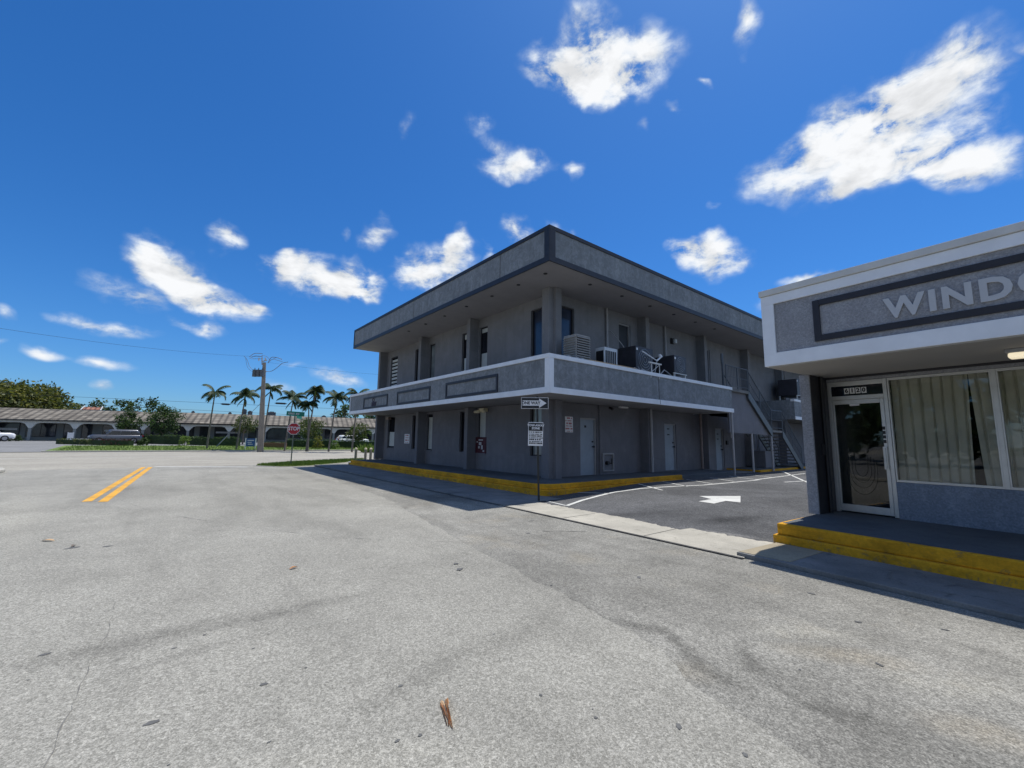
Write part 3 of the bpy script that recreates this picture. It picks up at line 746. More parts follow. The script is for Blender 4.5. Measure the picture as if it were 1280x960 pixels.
for i in range(12):
    a0, a1 = 2*math.pi*i/12, 2*math.pi*(i+1)/12
    m.cyl((XO+.02, 21.35+.13*math.cos(a0), 3.46+.09*math.sin(a0)), (XO+.02, 21.35+.13*math.cos(a1), 3.46+.09*math.sin(a1)), .018, n=5)
m.build('sign_emblem', 'navy_letters', frames[2])
# right hand ledge beyond the staircase
m = MB(); m.box(26.6, YO+.03, 2.87, XE, YO+.18, 3.93); m.box(26.6, YO+.18, 2.87, 26.75, YW, 3.93); m.build('ledge_fascia', 'fascia_stucco', bA)
m = MB(); m.box(26.58, YO, 3.84, XE, YO+.2, 3.96); m.box(26.58, YO-.01, 2.85, XE, YO+.028, 3.02); m.build('ledge_trim', 'white_trim', bA)
m = MB(); m.box(26.75, YO+.18, 3.85, XE, YW+.1, 3.94); m.box(26.75, YO+.18, 2.87, XE, YW, 2.9); m.build('ledge_floor', 'concrete_walk', bA)
# pipes, small fittings
for x, y, z0, z1, r, mt in ((15.12, 9.9, .36, 2.85, .05, 'pipe_paint'), (19.14, 9.95, .36, 2.85, .05, 'pipe_brown'), (12.93, 10.28, 4.6, 6.65, .045, 'pipe_paint'), (16.95, 10.27, 4.6, 6.65, .045, 'pipe_paint'), (12.45, 10.3, .36, 2.85, .03, 'wall_stucco'), (20.0, 10.25, 3.95, 6.6, .04, 'pipe_paint')):
    m = MB(); m.cyl((x, y, z0), (x, y, z1), r, n=10)
    for zz in (z0+.5, z1-.5): m.cyl((x, y, zz), (x, y, zz+.04), r+.012, n=10)
    m.build('pipe', mt, bA, smooth=False)
m = MB(); m.tube([(13.3, 9.0, 3.95), (13.32, 9.3, 4.4), (13.2, 9.9, 5.3), (13.15, 10.3, 5.8)], .018); m.build('conduit', 'pipe_paint', bA)
m = MB(); m.cyl((19.16, 8.56, .1), (19.16, 8.56, 2.86), .045, n=12); m.build('support_post', 'pipe_paint', bA)
m = MB(); m.box(12.62, YW-.06, .45, 12.66, YW, 1.1); m.box(13.2, YW-.06, .45, 13.24, YW, 1.1); m.box(12.66, YW-.06, 1.06, 13.2, YW, 1.1); m.box(12.66, YW-.06, .45, 13.2, YW, .49)
mt_ = m.build('meter_cabinet', 'pipe_paint', bA); m = MB(); m.cyl((12.85, YW-.12, .75), (12.85, YW, .75), .07, n=14); m.tube([(12.85, YW-.08, .75), (13.05, YW-.1, .72), (13.15, YW-.03, .9)], .02); m.build('valve', 'black_paint', mt_)
def lamp(x, z, nm='wall_lamp'):
    m = MB(); m.box(x-.12, YW-.08, z-.13, x+.1, YW, z+.13); l = m.build(nm, 'grille_black', bA, bevel=.015)
    m = MB(); m.box(x-.02, YW-.2, z-.11, x+.13, YW-.08, z+.08); m.build('lamp_lens', 'ac_white', l, bevel=.02)
lamp(17.6, 6.08)
m = MB(); m.box(13.35, 10.0, 2.8, 13.8, 10.15, 2.86); m.build('soffit_light', 'sign_white', bA, bevel=.02)
m = MB(); m.cyl((12.9, 10.2, 2.79), (12.9, 10.05, 2.72), .05); m.build('security_camera', 'black_paint', bA)
m = MB(); m.box(XW-.2, 14.15, 2.66, XW, 14.5, 2.8); m.cyl((XW-.18, 14.2, 2.68), (XW-.28, 13.95, 2.66), .07, .05, 10); m.cyl((XW-.18, 14.45, 2.68), (XW-.28, 14.7, 2.66), .07, .05, 10)
m.build('floodlight', 'bollard_cap', bA)
m = MB(); m.box(XW-.2, 23.6, 2.6, XW, 24.0, 2.74); m.build('floodlight', 'pipe_brown', bA, bevel=.02)
def wsign(x0, x1, z0, z1, lines, par=bA, plane='y', c=YW):
    m = MB(); bxx = (x0, c-.012, z0, x1, c-.001, z1) if plane == 'y' else (c-.012, x0, z0, c-.001, x1, z1); m.box(*bxx); s = m.build('wall_notice', 'sign_white', par)
    m = MB(); n = len(lines)
    for i, (w, hh, cc) in enumerate(lines):
        zc = z1-(i+.6)*(z1-z0)/n; xm = (x0+x1)/2; hw = (x1-x0)*w/2; k = 7
        for j in range(k):
            if (j*7+i*3) % 5 == 0: continue
            a = xm-hw+2*hw*j/k; b = a+2*hw/k*.75
            m.box(*((a, c-.015, zc-hh/2, b, c-.0125, zc+hh/2) if plane == 'y' else (c-.015, a, zc-hh/2, c-.0125, b, zc+hh/2)))
    m.build('notice_print', 'sign_red' if lines[0][2] else 'black_paint', s)
wsign(10.68, 11.06, 1.83, 2.37, [(.8, .05, 1), (.9, .03, 1), (.7, .06, 1), (.8, .03, 1), (.9, .05, 1), (.8, .02, 1)])
wsign(22.95, 23.25, 1.8, 2.28, [(.8, .05, 0), (.9, .03, 0), (.7, .06, 0)])
wsign(21.15, 21.75, 1.28, 1.78, [(.8, .05, 1), (.9, .03, 1), (.7, .06, 1), (.6, .03, 1)], plane='x', c=XW)
m = MB(); m.box(22.35, YW-.08, 1.45, 22.5, YW, 1.65); m.build('key_box', 'black_paint', bA)
# staircase
sc = MB(); sc.box(XR+.06, 8.62, 3.82, 21.15, YW, 3.95); stair = sc.build('staircase', 'concrete_walk', bA)
def flight(x0, z0, x1, z1, n):
    m = MB(); dx, dz = (x1-x0)/n, (z1-z0)/n
    for i in range(n): m.box(x0+dx*i, 8.68, z0+dz*(i+1), x0+dx*(i+1)+.02, 9.75, z0+dz*(i+1)+.05)
    m.build('tread', 'concrete_walk', stair)
    m = MB()
    for yy in (8.62, 9.76): m.prism([(x0-.02, yy, z0+.04), (x1+.02, yy, z1+.04), (x1+.02, yy, z1-.34), (x0-.02, yy, z0-.34)], (0, .06, 0))
    m.build('stringer', 'rail_metal', stair)
flight(21.15, 3.95, 23.64, 2.2, 10); flight(25.0, 2.2, 27.6, .28, 11)
m = MB(); m.box(23.64, 8.64, 2.1, 25.0, 9.8, 2.2); m.build('stair_landing', 'concrete_walk', stair)
m = MB(); m.prism([(XR+.12, 8.74, 3.82), (21.1, 8.74, 3.82), (23.6, 8.74, 2.06), (23.6, 8.74, 1.95), (XR+.12, 8.74, 2.0)], (0, .08, 0))
m.build('stair_panel', 'wall_stucco', stair)
def rail(pts, posts, h_=1.0, y=8.64, infill=False):
    m = MB()
    for a, b in zip(pts, pts[1:]):
        for dz in (h_, h_*.52, .12): m.cyl((a[0], y, a[1]+dz), (b[0], y, b[1]+dz), .024 if dz == h_ else .014, n=8)
        if infill:
            n = int(math.dist(a, b)/.14)
            for k in range(1, n): 
                t = k/n; xx = a[0]+(b[0]-a[0])*t; zz = a[1]+(b[1]-a[1])*t; m.cyl((xx, y, zz+.12), (xx, y, zz+h_), .008, n=5)
    for x, z in posts: m.cyl((x, y, z-.1), (x, y, z+h_+.02), .028, n=8)
    m.build('railing', 'rail_metal', stair)
rail([(19.0, 3.95), (21.15, 3.95), (23.64, 2.2), (25.0, 2.2), (27.6, .28)], [(19.0, 3.95), (20.1, 3.95), (21.15, 3.95), (22.4, 3.07), (23.64, 2.2), (25.0, 2.2), (26.3, 1.24), (27.55, .3)], infill=True)
rail([(21.15, 3.95), (23.64, 2.2), (25.0, 2.2), (27.6, .28)], [(22.4, 3.07), (23.64, 2.2), (25.0, 2.2), (26.3, 1.24), (27.55, .3)], y=9.78)
m = MB(); m.cyl((23.62, 8.68, .2), (23.62, 8.68, 2.1), .05, n=10); m.cyl((21.6, 8.78, .2), (21.6, 8.78, 2.0), .05, n=10); m.build('support_post', 'pipe_paint', stair)
m = MB(); m.box(24.4, 9.3, .28, 25.6, 9.95, 1.15); m.build('storage_box', 'wall_stucco', bA, bevel=.02)
m = MB(); m.box(18.86, 8.7, 3.95, 18.92, 8.76, 5.4); m.cyl((18.89, 8.73, 5.0), (18.89, 8.73, 5.45), .06, n=8); m.build('gate_post', 'rail_metal', stair)

# ---- equipment on the ledge
def unit(name, label, cat, x0, x1, y0, y1, z1, mat, style, foot=True, zb=4.1):
    t = thing(name, label, cat, ((x0+x1)/2, (y0+y1)/2, 3.945))
    m = MB(); m.box(x0, y0, zb, x1, y1, z1); body = m.build('cabinet', mat, t, bevel=.02)
    if style == 'louvre':
        m = MB(); n = 9; zz = zb+.06; dz = (z1-zb-.1)/n
        for i in range(n):
            m.prism([(x0+.02, y0-.035, zz+i*dz), (x0+.02, y0-.004, zz+i*dz+dz*.6), (x0+.02, y0-.004, zz+i*dz+dz*.75), (x0+.02, y0-.05, zz+i*dz+dz*.2)], (x1-x0-.04, 0, 0))
            m.prism([(x0-.035, y0+.02, zz+i*dz), (x0-.004, y0+.02, zz+i*dz+dz*.6), (x0-.004, y0+.02, zz+i*dz+dz*.75), (x0-.05, y0+.02, zz+i*dz+dz*.2)], (0, y1-y0-.04, 0))
        m.build('louvre', mat, body)
        m = MB(); m.box(x0+.03, y0-.003, zb+.05, x1-.03, y0-.001, z1-.05); m.build('grille', 'grille_black', body)
    if style == 'slats':
        m = MB(); n = 6
        for i in range(n): m.box(x0+.05+i*(x1-x0-.1)/n, y0-.012, zb+.05, x0+.05+(i+.62)*(x1-x0-.1)/n, y0-.002, z1-.12)
        m.build('grille', 'grille_black', body)
        m = MB(); m.box(x0-.006, y0+.04, zb+.05, x0-.002, y1-.04, z1-.12); m.build('grille', 'grille_black', body)
    if style == 'fan':
        m = MB(); cx, cz, r = (x0+x1)/2, (zb+z1)/2, min(x1-x0, z1-zb)*.42
        for k in range(1, 5):
            rr = r*k/4
            for i in range(16):
                a0, a1 = 2*math.pi*i/16, 2*math.pi*(i+1)/16
                m.cyl((cx+rr*math.cos(a0), y0-.012, cz+rr*math.sin(a0)), (cx+rr*math.cos(a1), y0-.012, cz+rr*math.sin(a1)), .006, n=4)
        m.build('fan_guard', 'rim_metal', body)
        m = MB(); m.box(x0+.03, y0-.002, z1-.16, x0+.12, y0-.006, z1-.08); m.build('badge', 'sign_white', body)
    m = MB()
    for x in (x0+.06, x1-.06):
        for y in (y0+.05, y1-.05): m.box(x-.03, y-.03, 3.946, x+.03, y+.03, zb)
    m.box(x0-.03, y0, zb-.04, x1+.03, y0+.05, zb-.002); m.build('stand', 'cap_trim', t)
    return t
G_AC = 'cooling units on the balcony ledge'
u = unit('air_conditioner', 'beige louvred cooler box nearest the building corner on the white ledge', 'air conditioner', 9.85, 10.5, 9.05, 9.6, 4.9, 'ac_beige', 'louvre')
u = unit('air_conditioner', 'small pale slatted outdoor unit between beige cooler and dark cabinets', 'air conditioner', 11.35, 12.05, 9.15, 9.55, 4.72, 'ac_white', 'slats')
u = unit('air_conditioner', 'large dark condenser cabinet in front of the upper doorway', 'air conditioner', 13.2, 14.3, 9.2, 10.0, 5.05, 'ac_dark', 'fan')
u = unit('air_conditioner', 'square black condenser at the right end of the ledge row, wall lamp above it', 'air conditioner', 15.35, 16.25, 8.95, 9.9, 4.95, 'ac_dark', 'fan', zb=4.25)
u = unit('air_conditioner', 'dark condenser on the far ledge beyond the staircase', 'air conditioner', 28.4, 30.2, 8.9, 9.9, 5.3, 'ac_dark', 'fan', zb=4.35)
t = thing('wooden_plank', 'long weathered plank lying along the ledge under the slatted unit', 'plank', (11, 8.9, 3.96))
m = MB(); m.box(10.2, 8.78, 4.03, 12.6, 8.9, 4.07); m.box(10.3, 8.8, 3.96, 10.4, 8.88, 4.03); m.box(12.4, 8.8, 3.96, 12.5, 8.88, 4.03); m.build('board', 'dry_tan', t)
t = thing('satellite_antenna', 'white angled antenna arm with small receiver head above the ledge', 'antenna', (14.2, 8.8, 3.96))
a = on_y(803, 439, 8.8); b = on_y(821, 451, 8.8); c3 = on_y(826, 446.5, 8.8)
m = MB(); m.cyl(a, b, .022); m.cyl(b, c3, .03); m.build('arm', 'white_trim', t)
m = MB(); m.cyl(c3, c3+Vector((-.07, 0, .09)), .07, .05); m.build('receiver', 'white_trim', t)
m = MB(); m.cyl(b, (b.x-.1, 8.85, 3.96), .02); m.build('mast', 'galvanised', t)
t = thing('metal_trestle', 'thin white metal bracket frame bolted over the ledge edge', 'bracket', (13.3, 8.6, 3.96))
m = MB()
for x in (13.25, 13.75): m.cyl((x, 8.6, 3.96), (x, 8.6, 4.32), .016); m.cyl((x, 8.6, 4.1), (x-.25, 8.47, 3.75), .012)
m.box(13.1, 8.57, 4.3, 13.85, 8.63, 4.35); m.cyl((13.25, 8.6, 4.0), (13.75, 8.6, 4.3), .012); m.build('frame', 'cap_trim', t)
t = thing('cable_clutter', 'loose grey hoses and fittings piled on the white ledge corner', 'hoses', (9.4, 8.8, 3.96))
m = MB()
for x in (9.15, 9.5, 9.75): m.box(x, 8.75, 3.96, x+.13, 8.9, 4.07)
m.tube([(12.3, 8.8, 3.99), (12.6, 8.85, 4.08), (12.9, 8.8, 3.99), (13.1, 8.9, 4.1), (13.4, 8.85, 4.0), (14.4, 8.8, 4.0), (15.2, 8.9, 4.02)], .035); m.tube([(14.0, 8.75, 3.98), (14.3, 8.75, 4.2), (14.6, 8.8, 4.15), (14.9, 8.75, 3.98)], .02)
m.build('hose', 'pipe_paint', t)

# ---------------------------------------------------------------- sign posts
def facing(p):               # frame for a flat sign looking at the street where the camera stands
    d = Vector((p[0], p[1], 0)).normalized(); xd = Vector((d.y, -d.x, 0)); return d, xd
p = ground(673.5, 627.5); d, xd = facing(p)
t = thing('sign_post', 'thin dark post at the walkway corner carrying one way and towing signs', 'sign', tuple(p))
dist = math.hypot(p.x, p.y)
def onpost(x, y):
    r_ = ray(x, y); return O + r_*(dist/math.hypot(r_.x, r_.y))
top = onpost(669, 500)
m = MB(); m.box(-.026, -.015, -.1, .026, .015, top.z+.1)
tilt = Matrix.Translation(p) @ Matrix.Rotation(math.atan2(xd.y, xd.x), 4, 'Z')
m.v = [tuple(tilt @ Vector(v)+xd*(-.022*v[2])) for v in m.v]; m.build('post', 'post_dark', t)
def board(par, name, pc, w, h_, mat, xd, d, off=.03, th=.006, rot=0, rounded=False):
    yd = Vector((0, 0, 1)); xd2 = xd*math.cos(rot)+yd*math.sin(rot); yd2 = yd*math.cos(rot)-xd*math.sin(rot)
    o = pc - d*off; m = MB(); m.prism([o+xd2*a*w/2+yd2*b*h_/2 for a, b in ((-1, -1), (1, -1), (1, 1), (-1, 1))], d*th)
    return m.build(name, mat, par, bevel=.002), o, xd2, yd2
c0 = onpost(668.5, 504); pxm = dist*F/(F)/1
wS = (onpost(685.5, 504)-onpost(651.5, 504)).length; hS = (onpost(668, 497)-onpost(668, 511)).length
s1, o1, X1, Y1 = board(t, 'one_way_board', c0, wS, hS, 'sign_white', xd, d)
nrm = X1.cross(Y1)
def flat(par, name, mat, o, X, Y, polys, lift):
    m = MB()
    for pl in polys: m.poly([o+X*a+Y*b+nrm_of(X, Y)*lift for a, b in pl])
    return m.build(name, mat, par)
def nrm_of(X, Y): return X.cross(Y)
q = .93
flat(s1, 'sign_field', 'black_paint', o1, X1, Y1, [[(-wS/2*.97, -hS/2*q), (wS/2*.97, -hS/2*q), (wS/2*.97, hS/2*q), (-wS/2*.97, hS/2*q)]], .003)
flat(s1, 'arrow', 'sign_white', o1, X1, Y1, [[(-wS*.45, -hS*.23), (wS*.17, -hS*.23), (wS*.17, hS*.23), (-wS*.45, hS*.23)], [(wS*.16, -hS*.42), (wS*.43, 0), (wS*.16, hS*.42)]], .006)
text('ONE WAY', hS*.38, 'lettering', 'black_paint', s1, o1+X1*(-wS*.14)+nrm*.009, X1, Y1, .002, .003, sx=.92)
cT = onpost(669.5, 542.5); wT = (onpost(679.5, 540)-onpost(661, 540)).length; hT = (onpost(669, 527.5)-onpost(669, 557)).length
s2, o2, X2, Y2 = board(t, 'tow_away_board', cT, wT, hT, 'sign_white', xd, d, rot=R(-1))
flat(s2, 'sign_field', 'black_paint', o2, X2, Y2, [[(-wT*.47, hT*.13), (wT*.47, hT*.13), (wT*.47, hT*.47), (-wT*.47, hT*.47)]], .003)
text('TOW-AWAY\nZONE', hT*.125, 'lettering', 'sign_white', s2, o2+Y2*hT*.30+nrm*.006, X2, Y2, .002, .003)
m = MB(); random.seed(3)
for i, (hh, z) in enumerate(((.05, .05), (.035, -.03), (.05, -.11), (.03, -.18), (.055, -.26), (.035, -.34), (.055, -.42))):
    x = -.42
    while x < .4:
        w = random.uniform(.04, .11)
        a = o2+X2*(x*wT)+Y2*(z*hT)+nrm*.004; m.poly([a, a+X2*w*wT, a+X2*w*wT+Y2*hh*hT, a+Y2*hh*hT]); x += w+random.choice((.02, .02, .06))
m.build('fine_print', 'black_paint', s2)
# stop sign with the street name blade
p = ground(363.4, 581, .05); d, xd = facing(p); dist = math.hypot(p.x, p.y)
t = thing('stop_sign', 'red octagonal stop sign with green street name blade on the grass corner', 'sign', tuple(p))
topz = onpost(368.5, 516).z
tiltv = Vector((.02, 0, 0))
pc = onpost(367.2, 536); ax = (pc-p); 
m = MB(); m.cyl(p-Vector((0, 0, .1)), p+ax*(topz/pc.z), .03, n=8); m.build('post', 'post_green', t)
rO = (onpost(375, 536)-onpost(359.3, 536)).length/2/math.cos(R(22.5))
def octo(r): return [(r*math.cos(R(22.5+45*i)), r*math.sin(R(22.5+45*i))) for i in range(8)]
oo = pc-d*.04; Zv = Vector((0, 0, 1)); m = MB(); m.prism([oo+xd*a+Zv*b for a, b in octo(rO)], d*.006); s = m.build('stop_board', 'sign_white', t)
flat(s, 'sign_field', 'sign_red', oo, xd, Zv, [octo(rO*.93)], .004)
text('STOP', rO*.85, 'lettering', 'sign_white', s, oo-d*.009, xd, Zv, .002, .007, sx=.82)
pc = onpost(369.5, 517.3); wN = (onpost(382, 517)-onpost(359.5, 517)).length
s3, o3, X3, Y3 = board(t, 'street_name_board', pc, wN, .24, 'sign_green', xd, d, rot=R(-2))
# unreadable at this distance: short pale strokes in two words
m = MB(); x = -.4
for w in (.05, .05, .05, .05, .05, None, .05, .04, .05): 
    if w is None: x += .06; continue
    a = o3+X3*x*wN-Y3*.05-d*.003; m.poly([a, a+X3*w*wN, a+X3*w*wN+Y3*.1, a+Y3*.1]); x += w+.022
m.build('lettering', 'letter_grey', s3)
m = MB(); pb = onpost(374, 521.5); m.prism([pb+Vector((.2, .35, -.09)), pb+Vector((-.2, -.35, -.09)), pb+Vector((-.2, -.35, .09)), pb+Vector((.2, .35, .09))], (.01, -.005, 0)); m.build('street_name_board', 'sign_green', t)
# bollards at the far corner of the walkway
m0 = None
for i, (px, ty) in enumerate(((444.4, 558), (456.5, 561), (463, 561), (472, 561))):
    p = ground(px, 574.2, .08); 
    lab = ['leftmost bollard at the far end of the yellow walkway, clear of the others', 'second bollard from left at the far end of the walkway', 'third bollard from left, close beside the second', 'rightmost bollard, nearest the building wall at the far end'][i]
    if m0 is None:
        m0 = thing('bollard', lab, 'bollard', tuple(p), 0, 'bollards at the far end of the walkway')
        m = MB(); m.cyl((p.x, p.y, .05), (p.x, p.y, .82), .09, .085, 14); m.build('post', 'bollard_paint', m0)
        m = MB(); m.cyl((p.x, p.y, .82), (p.x, p.y, .87), .09, .05, 14); m.cyl((p.x, p.y, .74), (p.x, p.y, .82), .093, .093, 14); m.build('cap', 'bollard_cap', m0)
    else: dup(m0, tuple(p), 0, lab)

# ---------------------------------------------------------------- the shop on the right (local frame: a along facade, d into the building)
bB = thing('shop_building', 'low grey stucco shop with white framed fascia and raised metal letters', 'building', tuple(TC), -math.pi/2-THB)
def bxB(name, mat, a0, d0, z0, a1, d1, z1, par=bB, **k): return MB().box(a0, d0, z0, a1, d1, z1).build(name, mat, par, world=False, **k)
L = 12.0; DW = 2.05
bxB('fascia', 'shop_stucco', .05, .03, 2.82, L, .16, 3.98)
m = MB(); m.box(0, 0, 3.81, L, .028, 3.96); m.box(0, 0, 2.79, L, .028, 3.0); m.box(0, 0, 3.0, .19, .028, 3.81); m.box(-.0, .028, 2.79, .048, 2.4, 3.96); m.build('fascia_trim', 'white_trim', bB, world=False, bevel=.004)
bxB('roof_cap', 'cap_trim', -.02, -.025, 3.965, L, .3, 4.065, bevel=.006)
bxB('roof', 'far_asphalt', .05, .3, 3.9, L, 12, 3.96)
bxB('soffit', 'shop_soffit', .05, .03, 2.775, L, DW-.002, 2.81)
m = MB(); z0, z1, a0, a1, t_ = 3.08, 3.71, .74, 4.6, .09
for q in ((a0, a0+t_, z0, z1), (a1-t_, a1, z0, z1), (a0+t_, a1-t_, z0, z0+t_), (a0+t_, a1-t_, z1-t_, z1)): m.box(q[0], .004, q[2], q[1], .0295, q[3])
fr = m.build('sign_frame', 'navy_trim', bB, world=False, bevel=.005)
LX = Vector((1, 0, 0)); LZ = Vector((0, 0, 1))
for ch, ac in zip('WINDOWS', (1.79, 2.065, 2.285, 2.60, 2.92, 3.27, 3.58)):
    q = text(ch, .37, 'letter', 'letter_grey', fr, (ac, .018, 3.355), LX, LZ, .022, .014, world=False, sx=1.0)
# walls
bxB('side_wall', 'shop_stucco', -.06, 1.33, .345, .105, 12, 2.775, bevel=.006)
bxB('side_wall', 'shop_stucco', .0, .05, 2.82, .05, 12, 3.9)
bxB('rear_wall', 'shop_stucco', -.06, 12, 0, L, 12.2, 3.9)
bxB('side_wall', 'shop_stucco', L-.2, DW, .345, L, 12, 2.775)
bxB('front_wall', 'shop_lower', .987, DW-.03, .345, L-.2, DW+.15, .94)
bxB('header', 'shop_stucco', .105, DW-.03, 2.685, L-.2, DW+.15, 2.774)
m = MB(); m.box(.1055, 1.36, .35, .112, DW-.035, 2.775); m.box(.105, DW-.05, 2.735, L-.2, DW-.032, 2.775); m.build('jamb_trim', 'navy_trim', bB, world=False)
m = MB(); m.cyl((.14, 1.72, .36), (.14, 1.72, 2.77), .03, n=8); m.box(.112, 1.6, 1.35, .15, 1.66, 1.55); m.build('conduit', 'grille_black', bB, world=False)
# door
m = MB(); z0 = .36
for q in ((.115, .17, z0, 2.68), (.93, .985, z0, 2.68), (.17, .93, 2.60, 2.68), (.17, .93, 2.35, 2.42)): m.box(q[0], DW-.03, q[2], q[1], DW+.05, q[3])
dr = m.build('door_frame', 'aluminium', bB, world=False, bevel=.004)
m = MB()
for q in ((.175, .205, z0+.02, 2.345), (.872, .925, z0+.02, 2.345), (.205, .872, z0+.02, z0+.14), (.205, .872, 2.27, 2.345)): m.box(q[0], DW-.022, q[2], q[1], DW+.025, q[3])
dd = m.build('door', 'aluminium', bB, world=False, bevel=.004)
bxB('pane', 'glass_clear', .205, DW, z0+.14, .872, DW+.008, 2.27, par=dd)
m = MB()
for k, (r_, zc) in enumerate(((.10, 1.15), (.15, 1.12), (.2, 1.1), (.24, 1.05))):
    pts_ = [(.53+r_*.9*math.cos(math.pi+math.pi*i/14), DW-.003, zc-.0+r_*1.5*math.sin(math.pi+math.pi*i/14)) for i in range(15)]
    pts_ = [(pts_[0][0], DW-.003, zc+.25)]+pts_+[(pts_[-1][0], DW-.003, zc+.22)]
    m.tube(pts_, .0025, 4)
m.build('painted_reflection', 'reflection_paint', dd, world=False)  # arcs drawn on the door pane in place of a faint reflection
bxB('handle', 'aluminium', .875, DW-.075, 1.16, .9, DW-.055, 1.5, par=dd, bevel=.006)
bxB('handle_plate', 'aluminium', .862, DW-.055, 1.14, .918, DW-.0225, 1.52, par=dd)
m = MB()
for i in range(4): m.box(.872, DW-.025, 1.58+i*.075, .912, DW-.0225, 1.635+i*.075)
m.build('sticker', 'black_paint', dd, world=False)
bxB('door_closer', 'sign_white', .44, DW-.028, 2.235, .58, DW-.004, 2.268, par=dd)
bxB('transom_pane', 'glass_dark', .17, DW, 2.42, .93, DW+.01, 2.60, par=dr)
for i, ch in enumerate('6120'):
    a = .37+i*.085; q = bxB('number_tile', 'sign_white', a, DW-.006, 2.455, a+.072, DW-.001, 2.56, par=dr)
    text(ch, .098, 'digit', 'black_paint', q, (a+.036, DW-.009, 2.508), LX, LZ, .002, .004, world=False)
# shop windows
wins = [(.99, 2.19), (2.24, 3.9), (3.95, 5.6), (5.65, 7.3), (7.35, 9.0), (9.05, 11.6)]
for a0, a1 in wins:
    m = MB()
    for q in ((a0+.002, a0+.02, .945, 2.68), (a1-.02, a1-.002, .945, 2.68), (a0+.02, a1-.02, .945, .98), (a0+.02, a1-.02, 2.64, 2.68)): m.box(q[0], DW-.02, q[2], q[1], DW+.05, q[3])
    w = m.build('window', 'aluminium', bB, world=False)
    bxB('pane', 'glass_clear', a0+.02, DW+.012, .98, a1-.02, DW+.02, 2.64, par=w)
for (a0, a1), (b0, b1) in zip(wins, wins[1:]): bxB('mullion', 'aluminium', a1, DW-.026, .945, b0, DW+.05, 2.68)
# pleated curtain hanging inside each window
def curtain(a0, a1, gaps, label):
    c = thing('curtain', label, 'curtain', tuple(B((a0+a1)/2, DW+.14, .97)), -math.pi/2-THB, 'curtains behind the shop windows')
    m = MB(); n = int((a1-a0)*150); segs = []
    rows = [0, .25, .5, .75, 1]
    def U(u, v):
        for g, w in gaps:
            k = 1-v
            if abs(u-g) < .5: 
                s_ = (u-g)/.5; u += (1-abs(s_))*(w*k if u > g else -w*k)
        return u
    vs = []
    for i in range(n+1):
        u = a0+(a1-a0)*i/n; ph = u*2*math.pi/.13+1.2*mnoise.noise((u*3, 0, 0))
        for v in rows:
            dy = .06*math.exp(-(((ph % (2*math.pi))-math.pi)/.5)**2)+.012*math.sin(ph*.37+v)
            vs.append((U(u, v)-(a0+a1)/2, dy, 1.68*v))
    k = len(rows); fs = []
    for i in range(n):
        um = a0+(a1-a0)*(i+.5)/n
        if any(a0+(a1-a0)*i/n <= g < a0+(a1-a0)*(i+1)/n for g, w in gaps): continue
        fs += [(i*k+j, (i+1)*k+j, (i+1)*k+j+1, i*k+j+1) for j in range(k-1)]
    m.add(vs, fs); m.build('cloth', 'curtain_cloth', c, world=False, smooth=True)
    m = MB(); m.cyl((-(a1-a0)/2, -.0, 1.69), ((a1-a0)/2, 0, 1.69), .012, n=8); m.build('rail', 'aluminium', c, world=False)
curtain(1.0, 2.18, [(1.93, .055)], 'pale pleated curtain parted by a dark slit, beside the glass door')
curtain(2.2, 3.9, [], 'pale pleated curtain in the shop window right of the parted one')
curtain(3.95, 7.3, [(5.2, .05)], 'pale pleated curtain in the right part of the shop front')
# dark room behind the glass, soffit lamp
m = MB(); m.poly([(.11, 6, .35), (L-.2, 6, .35), (L-.2, 6, 2.77), (.11, 6, 2.77)]); m.poly([(.11, DW+.2, .352), (L-.2, DW+.2, .352), (L-.2, 6, .352), (.11, 6, .352)]); m.build('room', 'room_dark', bB, world=False)
bxB('inner_ceiling', 'room_dark', .11, DW+.15, 2.74, L-.2, 6, 2.773)
m = MB(); m.box(2.5, .85, 2.72, 2.95, 1.05, 2.774); lm = m.build('soffit_light', 'galvanised', bB, world=False, bevel=.01)
bxB('lamp_lens', 'lamp_glow', 2.52, .86, 2.655, 2.93, 1.04, 2.72, par=lm, bevel=.02)

# ---------------------------------------------------------------- far side: arcade shops
PA, PB_ = at(-1, 541, 54.4), at(470, 548, 75)
pA = Vector((PA.x, PA.y, 0)); pB = Vector((PB_.x, PB_.y, 0)); pe = (pB-pA).normalized(); pang = math.atan2(pe.y, pe.x)
PZ = .58
def s_of(px):     # distance along the arcade front under a picture column
    r_ = ray(px, 545); r2 = Vector((r_.x, r_.y)); 
    # solve pA + pe*s = r2*t
    det = pe.x*(-r2.y)+r2.x*pe.y
    return (-pA.x*(-r2.y)-r2.x*pA.y)/det
far = thing('arcade_building', 'long low shopping arcade with brown tiled roof and white plaster arches', 'building', (pA.x, pA.y, PZ), pang)
S0, S1 = -30, 96
EV, RD = 2.78, 4.35
# roof in two tilted planes
m = MB(); m.poly([(S0, -.5, EV), (s_of(178), -.5, EV), (s_of(178), 4.2, RD), (S0, 4.2, RD)]); m.poly([(S0, -.5, EV-.12), (S0, -.5, EV), (s_of(178), -.5, EV), (s_of(178), -.5, EV-.12)][::-1]); m.box(S0, 4.2, RD-.3, s_of(178), 14, RD)
m.build('roof', 'roof_tile', far, world=False)
m = MB(); m.poly([(s_of(178), -.7, EV-.02), (S1, -.7, EV-.02), (S1, 4.2, RD+.12), (s_of(178), 4.2, RD+.12)]); m.box(s_of(178), 4.2, RD-.3, S1, 14, RD+.12)
m.build('roof', 'roof_tile', far, world=False)
m = MB(); m.box(S0, -.45, EV-.2, S1, -.3, EV-.03); m.build('eave_board', 'dark_door', far, world=False)
